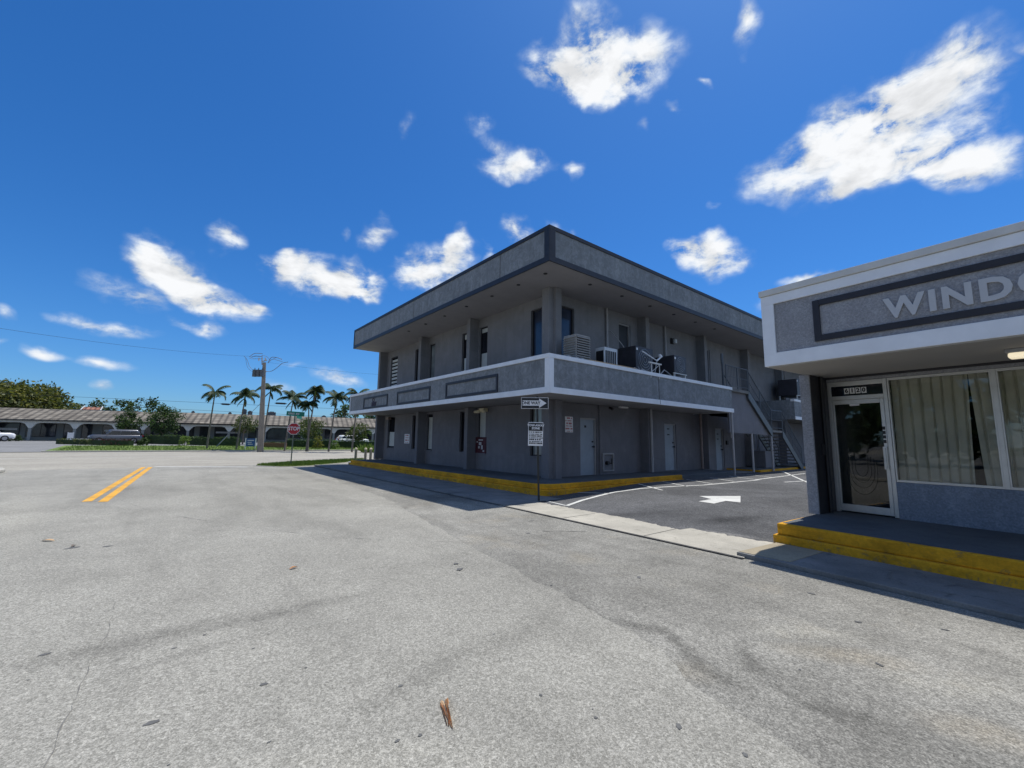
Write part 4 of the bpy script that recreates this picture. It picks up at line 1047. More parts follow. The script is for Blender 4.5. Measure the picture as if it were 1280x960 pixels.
# arcade with flared arch columns
cols = [-21, -15.8, -10.6, -5.4, -1.9] + [s_of(x) for x in (35.6, 92, 144, 177.5, 234, 285.6, 331, 377.5, 417, 451, 466, 500, 530, 560)]
cols = sorted(cols)
m = MB(); zt = EV-.15; zspr = 1.65
for i in range(len(cols)-1):
    a, b = cols[i]+.16, cols[i+1]-.16; w = b-a; n = 12; rr = min(.95, w/2)
    prev = None
    for k in range(n+1):
        u = a+w*k/n
        du = min(u-a, b-u); z = zt-.28 if du >= rr else zspr+(zt-.28-zspr)*math.sqrt(max(0, 1-(1-du/rr)**2))
        if prev: 
            m.add([(prev[0], 0, prev[1]), (u, 0, z), (u, 0, zt), (prev[0], 0, zt)], [(0, 1, 2, 3)])
            m.add([(prev[0], 0, prev[1]), (u, 0, z), (u, .3, z), (prev[0], .3, prev[1])], [(0, 1, 2, 3)])
        prev = (u, z)
for c_ in cols: m.box(c_-.16, 0, zspr, c_+.16, .3, zt)
m.build('arch', 'plaza_white', far, world=False)
for c_ in cols:
    m = MB(); m.box(c_-.15, .01, -.05, c_+.15, .29, zspr); m.build('column', 'plaza_post', far, world=False)
m = MB(); m.box(S0, 2.6, -.1, S1, 2.8, EV+.2); m.box(S0, 13.8, -.1, S1, 14, RD-.3); m.build('shop_wall', 'plaza_wall', far, world=False)
m = MB(); m.box(S0, -.2, -.1, S1, 2.6, .02); m.build('arcade_floor', 'concrete_walk', far, world=False)
random.seed(11); s = S0+1
while s < S1-4:
    if random.random() < .3:
        w = 1.1; fr_ = MB().box(s, 2.52, .02, s+w, 2.6, 2.35).build('door', 'dark_door', far, world=False)
        MB().box(s+.1, 2.49, .15, s+w-.1, 2.51, 2.25).build('pane', 'glass_far', fr_, world=False)
    else:
        w = random.uniform(2.4, 3.8); z0 = random.choice((.5, .75))
        fr_ = MB().box(s, 2.53, z0, s+w, 2.6, 2.3).build('window', 'dark_door', far, world=False)
        MB().box(s+.06, 2.49, z0+.06, s+w*.5-.03, 2.52, 2.24).box(s+w*.5+.03, 2.49, z0+.06, s+w-.06, 2.52, 2.24).build('pane', 'glass_far', fr_, world=False)
        if random.random() < .4: MB().box(s+.2, 2.47, 1.35, s+w-.2, 2.485, 1.62).build('window_lettering', 'letter_grey', fr_, world=False)
    s += w+random.uniform(.5, 1.3)
# things behind and on the roof
def rel(px, dist, z): p = at(px, 545, dist); return Vector((p.x, p.y, z))
def rooftop(px, wpx, hpx, y, dist, name, label, mat='unit_grey'):
    p = at(px, y, dist); w = wpx*dist/F; h_ = hpx*dist/F; a = pang
    t = thing(name, label, 'roof unit', (p.x, p.y, RD+PZ), a)
    m = MB(); m.box(-w/2, -w/3, 0, w/2, w/3, h_*1.1); m.build('cabinet', mat, t, world=False, bevel=.04)
    m = MB(); m.cyl((0, 0, h_*1.1), (0, 0, h_*1.1+.1), w*.28, n=12); m.build('fan_cowl', 'grille_black', t, world=False)
rooftop(242, 3.5, 3, 510, 69, 'roof_vent', 'tiny vent leftmost on the right hand tiled roof'); rooftop(288, 3.5, 3, 512, 71, 'roof_vent', 'small roof vent between the two left palms')
rooftop(306, 5, 7, 509, 72, 'roof_unit', 'upright dark unit on the roof behind the second palm'); rooftop(313, 5, 5, 512, 72, 'roof_unit', 'lower dark unit touching the upright one on the roof')
rooftop(340, 9, 5, 513, 74, 'roof_unit', 'wide grey air conditioner on the roof right of the utility pole'); rooftop(405, 5, 3, 518, 79, 'roof_vent', 'small vent on the tiled roof above the stop sign')
g = thing('gabled_house', 'small orange tiled gable roof showing behind the arcade roof', 'house', tuple(rel(105, 92, .5)), pang)
m = MB(); m.box(-1.8, 0, 0, 1.8, 6, 5.2); m.build('wall', 'plaza_white', g, world=False)
m = MB(); m.add([(-1.7, -.3, 5.0), (1.7, -.3, 5.0), (1.5, 2.6, 7.0), (-1.3, 2.6, 7.0), (-1.3, 6, 7.0), (1.5, 6, 7.0)], [(0, 1, 2, 3), (3, 2, 5, 4)]); m.build('roof', 'roof_tile_red', g, world=False)
m = MB(); m.prism([(-1.95, -.35, 5.0), (-1.72, -.35, 5.0), (-1.3, 2.6, 7.1), (-1.5, 2.6, 7.1)], (0, 0, .12)); m.build('gable_trim', 'plaza_white', g, world=False); m = MB(); m.prism([(1.7, -.35, 5.0), (1.95, -.35, 5.0), (1.7, 2.6, 7.1), (1.5, 2.6, 7.1)], (0, 0, .12)); m.build('gable_trim', 'plaza_white', g, world=False)
g = thing('rear_building', 'flat brown roofed upper block rising behind the arcade, small dark opening', 'building', tuple(rel(165, 84, .5)), pang)
m = MB(); m.box(-9, 0, 0, 6.5, 8, 5.3); m.build('wall', 'roof_tile', g, world=False)
m = MB(); m.box(-9.3, -.3, 5.3, 6.8, 8, 5.6); m.build('roof', 'plaza_post', g, world=False)
m = MB(); m.box(2.2, -.05, 4.3, 4.2, .02, 4.9); m.build('window', 'dark_door', g, world=False)

# ---------------------------------------------------------------- plants
def leaf_cloud(m, centers, n_each, rad, size, flat=.8):
    for c in centers:
        for i in range(n_each):
            d_ = Vector((random.gauss(0, 1), random.gauss(0, 1), random.gauss(0, .8)))
            d_.normalize(); q = Vector(c)+d_*rad*random.uniform(.35, 1.05)
            nn = Vector((random.gauss(0, 1), random.gauss(0, 1), random.gauss(.6, 1))).normalized()
            a = nn.orthogonal().normalized(); a = (Matrix.Rotation(random.random()*6.28, 3, nn) @ a); b = nn.cross(a)
            s_ = size*random.uniform(.6, 1.3)
            m.add([q-a*s_, q+b*s_*.5, q+a*s_, q-b*s_*.5], [(0, 1, 2, 3)])
def tree(name, label, cat, p, h_, w, mats=('leaf_mid', 'leaf_dark'), trunk_h=None, n=60, leaf=.16, per=34, top_bias=0, group=None, shape='round', trunk_r=.1):
    t = thing(name, label, cat, tuple(p), 0, group); th = trunk_h if trunk_h is not None else h_*.4
    m = MB(); m.cyl((0, 0, -.1), (0, 0, th), trunk_r, trunk_r*.75, 9)
    m2 = [MB(), MB()]; ch = h_-th*.85
    for i in range(n):
        a = random.random()*6.28; v = random.random(); 
        if shape == 'round': rr = math.sqrt(max(0, 1-(2*v-1)**2))*.5*w*(.75+.25*math.sin(a*3+v*4))
        else: rr = (.55+.45*math.sin(v*math.pi))*.5*w*(.8+.3*math.sin(a*2))*(1-.5*max(0, v-.6))
        r2 = rr*math.sqrt(random.uniform(.25, 1)); c = (r2*math.cos(a), r2*math.sin(a), th*.85+ch*v*.93)
        leaf_cloud(m2[0 if random.random() < .55 else 1], [c], per, w*.11+.08, leaf)
        if i % 6 == 0: m.tube([(0, 0, th*.8), (c[0]*.4, c[1]*.4, th*.9+(c[2]-th)*.4), c], trunk_r*.4, 5, trunk_r*.1)
    m.build('trunk', 'bark', t, world=False)
    for mm, mt in zip(m2, mats): 
        if mm.f: mm.build('crown', mt, t, world=False)
    return t
def merged(*a, **k): return tree(*a, **k)
random.seed(21)
def gz(px, dist):
    p = at(px, 545, dist); return Vector((p.x, p.y, far_z(p.y)))
tree('leafy_tree', 'small round green tree in front of the arcade behind the silver car', 'tree', gz(157, 55), 3.9, 3.3, trunk_h=1.4, n=60, leaf=.13)
tree('leafy_tree', 'larger dark green tree to the right of the silver car, taller than its neighbour', 'tree', gz(203, 55), 4.6, 4.6, ('leaf_dark', 'leaf_mid'), trunk_h=1.5, n=85, leaf=.14)
tree('leafy_tree', 'thin olive tree standing just left of the utility pole', 'tree', gz(304, 58), 3.8, 3.6, ('leaf_olive', 'leaf_mid'), trunk_h=1.8, n=42, leaf=.12)
tree('leafy_tree', 'olive green tree right behind the stop sign', 'tree', gz(386, 58), 3.6, 4.6, ('leaf_olive', 'leaf_mid'), trunk_h=1.5, n=60, leaf=.13)
tree('leafy_tree', 'green tree just below the far end of the balcony ledge', 'tree', gz(449, 58), 3.2, 3.8, ('leaf_olive', 'leaf_mid'), trunk_h=1.3, n=50, leaf=.13)
tree('spreading_tree', 'huge yellow green tree rising behind the left end of the arcade roof', 'tree', at(18, 545, 96)*1, 11.6, 19, ('leaf_olive', 'leaf_yellow'), trunk_h=3, n=260, leaf=.4, per=44, shape='dome', trunk_r=.4)
tree('spreading_tree', 'dark green tree behind the left arcade roof, partly behind the yellow green one', 'tree', at(-30, 545, 92)*1, 10, 14, ('leaf_dark', 'leaf_mid'), trunk_h=3, n=100, leaf=.34, per=34, shape='dome', trunk_r=.35)
for i, (px, hh, w, lb) in enumerate(((88, 8.8, 8, 'low dark tree crown beside the orange gable roof'), (122, 9.3, 10, 'distant tree crown just right of the orange gable'), (150, 9.6, 9, 'distant tree crown behind the flat brown block'), (180, 10.2, 10, 'tallest distant tree crown behind the round leafy trees'), (432, 8.3, 8, 'dark distant tree crown left of the balcony ledge end'), (470, 7.2, 8, 'dark distant tree crown below the balcony ledge end'))):
    tree('distant_tree', lb, 'tree', at(px, 545, 112)*1, hh, w, ('leaf_dark', 'leaf_mid'), trunk_h=2, n=42, leaf=.36, per=26, shape='dome', trunk_r=.25)
for i, (x, y, hh) in enumerate(((-21, -6, 9), (-24, 3, 10), (-20, 11, 8.5), (-25, 20, 10.5), (-22, -16, 9.5))):
    tree('shade_tree', 'tall dark tree across the street from the shop, '+('second from the south end', 'broad one facing the door', 'lowest one', 'tallest one at the north end', 'southernmost one')[i], 'tree', (x, y, .13), hh, 10, ('leaf_dark', 'leaf_mid'), trunk_h=1.2, n=90, leaf=.42, per=24, shape='dome', trunk_r=.25)
# royal palms
def frond(m, L_, az, el, droop, width=.62):
    d0 = Vector((math.cos(az)*math.cos(el), math.sin(az)*math.cos(el), math.sin(el))); side = Vector((-math.sin(az), math.cos(az), 0))
    p = Vector((0, 0, 0)); n = 14; e_ = el; pts = [p.copy()]
    for i in range(n):
        e_ -= droop/n*(.5+i/n); d_ = Vector((math.cos(az)*math.cos(e_), math.sin(az)*math.cos(e_), math.sin(e_))); p = p+d_*L_/n; pts.append(p.copy())
    m.tube(pts, .025, 4, .006)
    for i in range(2, n+1):
        q = pts[i]; tt = i/n; ln = width*(1.15-abs(tt-.45)*1.1)
        for sgn in (-1, 1):
            for k in range(3):
                fwd = (pts[i]-pts[i-1]).normalized()
                tip = q+(side*sgn*1.0+fwd*.55+Vector((0, 0, -.55-.4*random.random()))).normalized()*ln*random.uniform(.8, 1.15); o_ = q-fwd*L_/n*.33*k
                m.add([o_-fwd*.045, o_+fwd*.045, tip-fwd*L_/n*.33*k], [(0, 1, 2)])
def palm(px, base_y, cx, cy_, lb, nf=12, fl=1.45, dist=46, crown_only=0):
    fl *= random.uniform(.85, 1.15)
    b = at(px, 545, dist); b.z = far_z(b.y); t = thing('palm_tree', lb, 'palm tree', tuple(b), 0, 'palm trees lining the far lawn')
    c = at(cx, cy_+3, dist)
    off = c-b; m = MB(); K = 8
    m.tube([(off.x*(i/K)**1.2, off.y*(i/K)**1.2, off.z*i/K) for i in range(K+1)], .10, 9, .055); m.build('trunk', 'palm_bark', t, world=False)
    m = MB(); m.cyl(off, off+Vector((0, 0, .55)), .09, .05, 8); m.build('crownshaft', 'leaf_bright', t, world=False)
    m = MB()
    for i in range(nf):
        az = i*2.4+random.uniform(-.3, .3); el = R(random.choice((62, 40, 22, 5))+random.uniform(-8, 8))
        f0 = len(m.v); frond(m, fl*random.uniform(.8, 1.15), az, el, random.uniform(1.2, 1.9))
        for j in range(f0, len(m.v)): v = m.v[j]; m.v[j] = (v[0]+off.x+.12*v[2], v[1]+off.y, v[2]+off.z+.5)
    m.build('fronds', 'palm_leaf', t, world=False)
    m = MB()
    for i in range(random.choice((1, 2, 3))):
        f0 = len(m.v); frond(m, fl*.7, random.random()*6.28, R(-35), random.uniform(.6, 1.0), .25)
        for j in range(f0, len(m.v)): v = m.v[j]; m.v[j] = (v[0]+off.x, v[1]+off.y, v[2]+off.z+.2)
    m.build('dead_fronds', 'leaf_olive', t, world=False)
random.seed(5)
palm(260, 562, 268, 493, 'leftmost slender palm, standing alone left of the utility pole', 10)
palm(297, 562, 306, 497, 'second palm from the left with fronds swept towards the pole', 12)
palm(329, 562, 338, 489, 'tallest palm directly right of the utility pole', 9)
palm(357, 562, 366, 500, 'palm whose trunk passes just left of the street name sign', 11)
palm(384, 562, 394, 492, 'palm rising behind the bushy short palm', 11)
palm(386, 562, 386, 508, 'short bushy palm behind the stop sign', 17, 1.3)
palm(412, 562, 420, 500, 'palm between the stop sign and the balcony ledge', 12)
palm(441, 562, 447, 496, 'rightmost palm, its fronds just above the balcony ledge end', 10)
# hedges and shrubs
def hedge(px0, px1, dist, h_, dpt, mt, lb, name='hedge', cat='hedge'):
    a = gz(px0, dist); b = gz(px1, dist); L_ = (b-a).length; ang = math.atan2(b.y-a.y, b.x-a.x)
    t = thing(name, lb, cat, tuple(a), ang)
    m = MB(); m.box(.1, -dpt*.35, -.1, L_-.1, dpt*.35, h_*.85); m.build('inner_twigs', 'leaf_dark', t, world=False)
    m = MB()
    for i in range(int(L_*34)):
        u = random.random()*L_; v = random.choice((-1, 1))*random.uniform(.6, 1)*dpt/2; z = random.uniform(.02, h_)
        if random.random() < .45: v = random.uniform(-.5, .5)*dpt; z = h_*random.uniform(.85, 1.05)
        leaf_cloud(m, [(u, v, z*(1+.06*math.sin(u*1.7)))], 5, .13, .07)
    m.build('foliage', mt, t, world=False)
random.seed(31)
hedge(74, 116, 47, .5, 1.0, 'leaf_olive', 'low clipped hedge left end in front of the silver car')
hedge(118, 166, 47, .6, 1.0, 'leaf_red', 'dark reddish shrubs right in front of the silver car')
hedge(168, 228, 53, 1.0, 1.0, 'leaf_mid', 'green hedge between the silver car and the pale round bush')
hedge(236, 300, 53, .95, 1.0, 'leaf_mid', 'green hedge behind the leftmost palms')
hedge(358, 415, 55, .95, 1.0, 'leaf_mid', 'green hedge behind the stop sign')
hedge(422, 480, 57, .95, 1.0, 'leaf_mid', 'dark hedge ending at the far corner of the building')
def bush(px, dist, h_, w, mt, lb):
    p = gz(px, dist); t = thing('bush', lb, 'bush', tuple(p)); m = MB()
    for i in range(60):
        a = random.random()*6.28; v = random.random(); rr = w/2*math.sqrt(1-v*v*.8)*math.sqrt(random.random())
        leaf_cloud(m, [(rr*math.cos(a), rr*math.sin(a), h_*v)], 14, .14, .08)
    m.build('foliage', mt, t, world=False); m = MB(); m.cyl((0, 0, -.1), (0, 0, h_*.5), .04, n=6); m.build('stem', 'bark', t, world=False)
bush(232, 51, 1.1, 1.3, 'leaf_bright', 'pale round bush between the two green hedges')
bush(398, 53, 1.5, 1.4, 'leaf_yellow', 'yellow flowering shrub right of the stop sign post')
bush(419, 53, 1.0, 1.1, 'leaf_bright', 'small bright bush right of the yellow shrub')
bush(180, 49, .8, 1.0, 'leaf_mid', 'small bush at the right end of the silver car')
bush(20, 52, .7, 1.4, 'leaf_dark', 'dark low shrub against the left arcade wall')
# spiky plant by the bollards
p = gz(462, 46); t = thing('spiky_plant', 'bright green spiky plant behind the row of bollards', 'plant', tuple(p)); m = MB()
for i in range(130):
    a = random.random()*6.28; e_ = R(random.uniform(15, 85)); L_ = random.uniform(.7, 1.3); r0 = Vector((random.uniform(-.7, .7), random.uniform(-.7, .7), 0))
    d_ = Vector((math.cos(a)*math.cos(e_), math.sin(a)*math.cos(e_), math.sin(e_)))*L_; s_ = Vector((-math.sin(a), math.cos(a), 0))*.05
    m.add([r0-s_, r0+s_, r0+d_*.6+s_*.8, r0+d_+Vector((0, 0, -.15)), r0+d_*.6-s_*.8], [(0, 1, 2, 3, 4)])
m.build('leaves', 'leaf_bright', t, world=False)
p0, p1 = gz(329, 52), gz(357, 52); ang = math.atan2(p1.y-p0.y, p1.x-p0.x)
t = thing('brick_planter', 'low brown planter wall right of the utility pole base', 'planter', tuple(p0), ang); L_ = (p1-p0).length
m = MB(); m.box(0, 0, -.1, L_, .5, .55); m.build('wall', 'planter_brown', t, world=False, bevel=.02)
m = MB()
for i in range(40): leaf_cloud(m, [(random.random()*L_, .25, .6)], 6, .12, .07)
m.build('plants', 'leaf_mid', t, world=False)
# small white signs on the far lawn
def yard(px, dist, w, h_, z0, lb, face='sign_white', inner=None):
    p = gz(px, dist); d_, x_ = facing(p); t = thing('yard_sign', lb, 'sign', tuple(p), math.atan2(x_.y, x_.x))
    m = MB()
    for s_ in (-1, 1): m.box(s_*w/2-.05, -.04, -.1, s_*w/2+.05, .04, z0+h_+.05)
    m.build('post', 'sign_white', t, world=False); m = MB(); m.box(-w/2+.05, -.02, z0, w/2-.05, .02, z0+h_); b_ = m.build('board', face, t, world=False)
    if inner: m = MB(); [m.box(*q) for q in inner]; m.build('lettering', 'sign_white', b_, world=False)
yard(314, 47, .95, .85, .35, 'white framed real estate sign with blue panel left of the utility pole', 'sign_blue', [(-.3, -.026, .95, .3, -.022, 1.02), (-.25, -.026, .55, .2, -.022, .62), (-.3, -.026, .75, .1, -.022, .8)])
yard(88, 52, .45, .8, .3, 'small white notice board beside the arcade driveway')
p = gz(99, 54); t = thing('utility_cabinet', 'low pale green utility box on the verge left of the silver car', 'utility box', tuple(p), pang); m = MB(); m.box(-1.1, -.4, 0, 1.1, .4, .32); m.build('cabinet', 'ac_white', t, world=False, bevel=.03); m = MB(); m.box(-1.15, -.45, .32, 1.15, .45, .36); m.build('lid', 'ac_white', t, world=False)

# ---------------------------------------------------------------- utility pole and wires
DP = 43
pb = at(325.5, 562, DP); pb.z = 0.05
t = thing('utility_pole', 'tall tapered concrete utility pole with transformer and looping cables', 'utility pole', tuple(pb))
ptop = at(330.5, 453, DP); m = MB()
K = 6; w0, w1 = .30, .15
for i in range(K):
    a = pb.lerp(ptop, i/K)-Vector((0, 0, .2 if i == 0 else 0)); b = pb.lerp(ptop, (i+1)/K); m.cyl(a, b, w0+(w1-w0)*i/K, w0+(w1-w0)*(i+1)/K, 8, True)
pole = m.build('shaft', 'pole_concrete', t)
m = MB(); q = at(323, 466, DP-.2); dX = (at(333, 466, DP)-at(323, 466, DP)).normalized()
for k in (-.42, 0, .42): 
    c_ = q+dX*k*.9; m.cyl(c_-Vector((0, 0, .38)), c_+Vector((0, 0, .3)), .2, n=12); m.cyl(c_+Vector((0, 0, .3)), c_+Vector((0, 0, .5)), .05, .03, 8)
m.build('transformer', 'unit_grey', t)
m = MB(); m.cyl(at(318, 464, DP), at(333, 464.5, DP), .06); m.cyl(at(327, 452, DP), at(334, 450, DP), .05); m.cyl(at(327.5, 456, DP), at(327.5, 444, DP), .05, .03); m.build('crossarm', 'galvanised', t)
m = MB()
for s_ in (-.5, 0, .5): c_ = at(327.5+s_*8, 451, DP); m.cyl(c_, c_+Vector((0, 0, .3)), .05, .07, 8)
m.build('insulator', 'letter_grey', t)
def loop(pl, r_=.018): 
    P = [at(x, y, DP+dd) for x, y, dd in pl]; out = []
    n = len(P)
    for i in range(n-1):
        p0 = P[max(0, i-1)]; p1 = P[i]; p2 = P[i+1]; p3 = P[min(n-1, i+2)]
        for k in range(6):
            u = k/6; out.append(.5*((2*p1)+(p2-p0)*u+(2*p0-5*p1+4*p2-p3)*u*u+(3*p1-p0-3*p2+p3)*u**3))
    out.append(P[-1]); m.tube(out, r_, 5)
m = MB()
loop([(305, 445, 0), (309, 450, .3), (312, 458, .3), (319, 465, 0)]); loop([(307, 447, 0), (310, 460, .3), (320, 467, 0)], .014)
loop([(312, 446, 0), (318, 442, .4), (328, 442, .2)], .03); loop([(312, 448, 0), (319, 445, .4), (328, 446, .2)], .028); loop([(314, 448.5, 0), (322, 448.5, .4), (327, 448.5, 0)], .02)
loop([(335, 454, 0), (339, 447, .3), (346, 447, .3), (352, 449, 0)], .03); loop([(336, 453, 0), (341, 449, .3), (349, 451, .3), (353, 452, 0)], .02); loop([(328, 444, 0), (334, 446, .3), (338, 450, .3), (346, 447, 0), (353, 450, 0)], .018)
loop([(330, 464, 0), (339, 464, .3), (347, 459, .3), (353, 454, 0), (360, 452.5, 0)], .026)
m.build('cable_loops', 'wire_grey', t)
m = MB(); m.cyl(at(285, 541, DP-2), at(272, 556, DP-3), .03); 
gt = thing('guy_wire', 'slanting guy wire anchored in the lawn between the first two palms', 'wire', tuple(gz(272, DP-3))); 
m = MB(); m.cyl(at(271, 558, 44), at(330, 500, DP), .02, n=5); m.build('wire', 'wire_grey', gt); m = MB(); m.cyl(at(271, 558, 44), at(285, 544, 43.8), .05, n=6); m.build('guard', 'galvanised', gt)
def wire(px, py, d0, qx, qy, d1, sag, r_, lb, name='overhead_wire'):
    a = at(px, py, d0); b = at(qx, qy, d1); m = MB(); n = 24
    m.tube([a.lerp(b, i/n)-Vector((0, 0, sag*4*(i/n)*(1-i/n))) for i in range(n+1)], r_, 4)
    o = m.build(name, 'wire_black'); tag(o, lb, 'wire'); return o
wire(328, 446, DP, -60, 401, 24, .35, .009, 'highest thin wire running left from the top of the utility pole')
wire(-60, 489, 60, 620, 520, 62, .0, .02, 'upper of the two long wires crossing above the arcade roof')
wire(-60, 497.5, 60, 620, 531, 62, .0, .02, 'lower of the two long wires crossing above the arcade roof')
wire(329, 452, DP, 560, 472, 40, .3, .007, 'thin wire running right from the pole towards the building')
for px, py, w, lb in ((282, 505.3, 8, 'dark splice case hanging on the long wire near the second palm'), (351, 504.3, 11, 'dark splice case hanging on the long wire right of the utility pole')):
    c_ = at(px, py, 60); m = MB(); dd = (at(px+1, py+.05, 60)-c_).normalized(); hw = w*60/F/2
    m.cyl(c_-dd*hw, c_+dd*hw, .13, n=10); m.cyl(c_-dd*(hw+.25), c_-dd*hw, .03, .1, 8); m.cyl(c_+dd*hw, c_+dd*(hw+.25), .1, .03, 8); tag(m.build('splice_case', 'black_paint'), lb, 'cable case')

# ---------------------------------------------------------------- cars
def car(lb, loc, ang, paint, L_=4.7, Hh=1.68, suv=True, group=None):
    t = thing('parked_car', lb, 'car', tuple(loc), ang, group); hw = .92
    def loopz(z, x0, x1, w, r_): # rounded rectangle
        o = []
        for cx, cy2, a0 in ((x1-r_, w-r_, 0), (x0+r_, w-r_, 90), (x0+r_, -w+r_, 180), (x1-r_, -w+r_, 270)):
            for k in range(5): a = R(a0+k*22.5); o.append((cx+r_*math.cos(a), cy2+r_*math.sin(a), z))
        return o
    def loft(loops):
        m = MB(); n = len(loops[0]); vs = [v for l in loops for v in l]; fs = [tuple(range(n))[::-1], tuple(range(n*(len(loops)-1), n*len(loops)))]
        for i in range(len(loops)-1): fs += [(i*n+j, i*n+(j+1) % n, (i+1)*n+(j+1) % n, (i+1)*n+j) for j in range(n)]
        m.add(vs, fs); return m
    h2 = L_/2; belt = .98
    b = loft([loopz(.26, -h2+.12, h2-.12, hw-.06, .25), loopz(.42, -h2+.02, h2-.02, hw, .3), loopz(.72, -h2, h2, hw, .34), loopz(.9, -h2+.06, h2-.12, hw-.03, .36), loopz(belt, -h2+.12, h2-.4, hw-.08, .36)])
    body = b.build('body', paint, t, world=False, smooth=True)
    xr0, xr1 = (-h2+.5, .55) if suv else (-h2+1.1, .3)
    c0_, c1_ = (-h2+.14, 1.15) if suv else (-h2+.6, 1.1)
    cb = loft([loopz(belt-.02, c0_, c1_, hw-.1, .2), loopz(Hh-.12, xr0-.08, xr1+.12, hw-.26, .2), loopz(Hh-.02, xr0, xr1, hw-.33, .2), loopz(Hh, xr0+.15, xr1-.15, hw-.45, .15)])
    cabin = cb.build('cabin', paint, t, world=False, smooth=True)
    m = MB()
    for s_ in (-1, 1):
        y0, y1 = s_*(hw-.085), s_*(hw-.235)
        def P_(u, v): xa = c0_+.32+(c1_-c0_-.75)*u; xb = xr0+.18+(xr1-xr0-.28)*u; return (xa+(xb-xa)*v, y0+(y1-y0)*v+s_*.012, belt+.03+(Hh-.2-belt)*v)
        for u0, u1 in ((0, .24), (.27, .62), (.65, 1)): m.poly([P_(u0, .05), P_(u1, .05), P_(u1, .95), P_(u0, .95)])
    m.poly([(c1_+.02, -hw+.3, belt+.04), (c1_+.02, hw-.3, belt+.04), (xr1+.17, hw-.42, Hh-.16), (xr1+.17, -hw+.42, Hh-.16)])
    m.poly([(c0_-.02, -hw+.3, belt+.06), (c0_-.02, hw-.3, belt+.06), (xr0-.13, hw-.42, Hh-.18), (xr0-.13, -hw+.42, Hh-.18)])
    m.build('window', 'glass_car', cabin, world=False)
    for x in (-h2+.88, h2-.9):
        for s_ in (-1, 1):
            m = MB(); m.cyl((x, s_*(hw-.2), .34), (x, s_*(hw+.01), .34), .34, n=20); w_ = m.build('wheel', 'tyre_rubber', t, world=False)
            m = MB(); m.cyl((x, s_*(hw-.1), .34), (x, s_*(hw+.02), .34), .21, n=16); m.build('rim', 'rim_metal', w_, world=False)
    for s_ in (-1, 1):
        m = MB(); m.box(h2-.24, s_*.58-.17, .66, h2-.02, s_*.58+.17, .8); m.build('headlight', 'headlight', t, world=False, bevel=.03)
        m = MB(); m.box(-h2-.005, s_*.68-.12, .78, -h2+.12, s_*.68+.12, .98); m.build('tail_light', 'tail_red', t, world=False, bevel=.03)
        m = MB(); m.box(.75, s_*(hw-.02), 1.0, .95, s_*(hw+.18), 1.14); m.build('wing_mirror', paint, t, world=False, bevel=.03)
    m = MB(); m.box(h2-.03, -.5, .5, h2+.01, .5, .62); m.box(-h2+.3, -hw-.002, .3, h2-.3, hw+.002, .36); m.build('trim', 'grille_black', t, world=False)
    return t
c_ = gz(145, 51); d_, x_ = facing(c_); car('silver car with dark windows parked behind the reddish shrubs', c_, math.atan2(-x_.y, -x_.x)+R(6), 'paint_silver', 4.8, 1.62)
c_ = gz(-20, 49); d_, x_ = facing(c_); car('white car cut off by the left edge, parked before the arcade', c_, math.atan2(x_.y, x_.x)+R(10), 'paint_white', 4.6, 1.45, False)
c_ = gz(441, 64); car('white car in front of the arcade beyond the bollards', c_, pang+.2, 'paint_white', 4.6, 1.5, True)
c_ = gz(70, 66); car('dark car in the shade of the left arcade arches', c_, pang+math.pi/2+.2, 'paint_dark', 4.5, 1.45, False) if False else None
car('white car parked across the street, mirrored in the shop window', (-7.4, -1.5, .135), math.pi/2, 'paint_white', 4.7, 1.5, False)

# ---------------------------------------------------------------- litter on the road
p = ground(556, 895, .01); t = thing('dry_palm_husk', 'split brown dry palm husk lying on the asphalt in the foreground', 'husk', (p.x, p.y, .003))
pts_ = [ground(*q) for q in ((552, 878), (557, 877), (561, 879), (556, 896), (561, 910), (566, 912))]
def sliver(a, b, w, h_, mt):
    a = Vector((a.x, a.y, .004)); b = Vector((b.x, b.y, .004)); d_ = (b-a).normalized(); s_ = Vector((-d_.y, d_.x, 0)); m = MB(); n = 8; vs = []
    for i in range(n+1):
        q = a.lerp(b, i/n); ww = w*(1-.75*i/n)*(.9+.2*math.sin(i*2)); hh = h_*math.sin(.4+2.6*i/n)
        vs += [q-s_*ww, q+Vector((0, 0, hh+.004)), q+s_*ww]
    m.add(vs, [(3*i+j, 3*i+3+j, 3*i+4+j, 3*i+1+j) for i in range(n) for j in (0, 1)]); m.build('fibre_strip', mt, t)
sliver(pts_[0], ground(565, 911), .011, .014, 'dry_tan'); sliver(ground(559, 875), ground(561, 909), .008, .018, 'dry_brown'); sliver(ground(551, 881), ground(559, 908), .006, .008, 'dry_brown'); sliver(ground(557, 877), ground(566, 912), .007, .022, 'dry_tan')
for i, (px, py, s_, lb) in enumerate(((60, 676.5, .07, 'dry tan leaf near the left edge of the road'), (367, 711, .045, 'small orange dry leaf in the middle of the road'), (92, 683, .05, 'curled dark leaf beside the tan leaf on the left'))):
    p = ground(px, py); m = MB(); n = 10; vs = [(0, 0, .012)]
    for k in range(n): a = 2*math.pi*k/n; vs.append((s_*math.cos(a)*(1 if k % 5 else 1.3), s_*.45*math.sin(a), .004+.02*abs(math.sin(a))))
    m.add(vs, [(0, k+1, (k+1) % n+1) for k in range(n)]); o = m.build('dry_leaf', ('dry_tan', 'dry_brown', 'bark')[i]); o.location = (p.x, p.y, .003); o.rotation_euler = (0, 0, -.6+i); tag(o, lb, 'leaf')

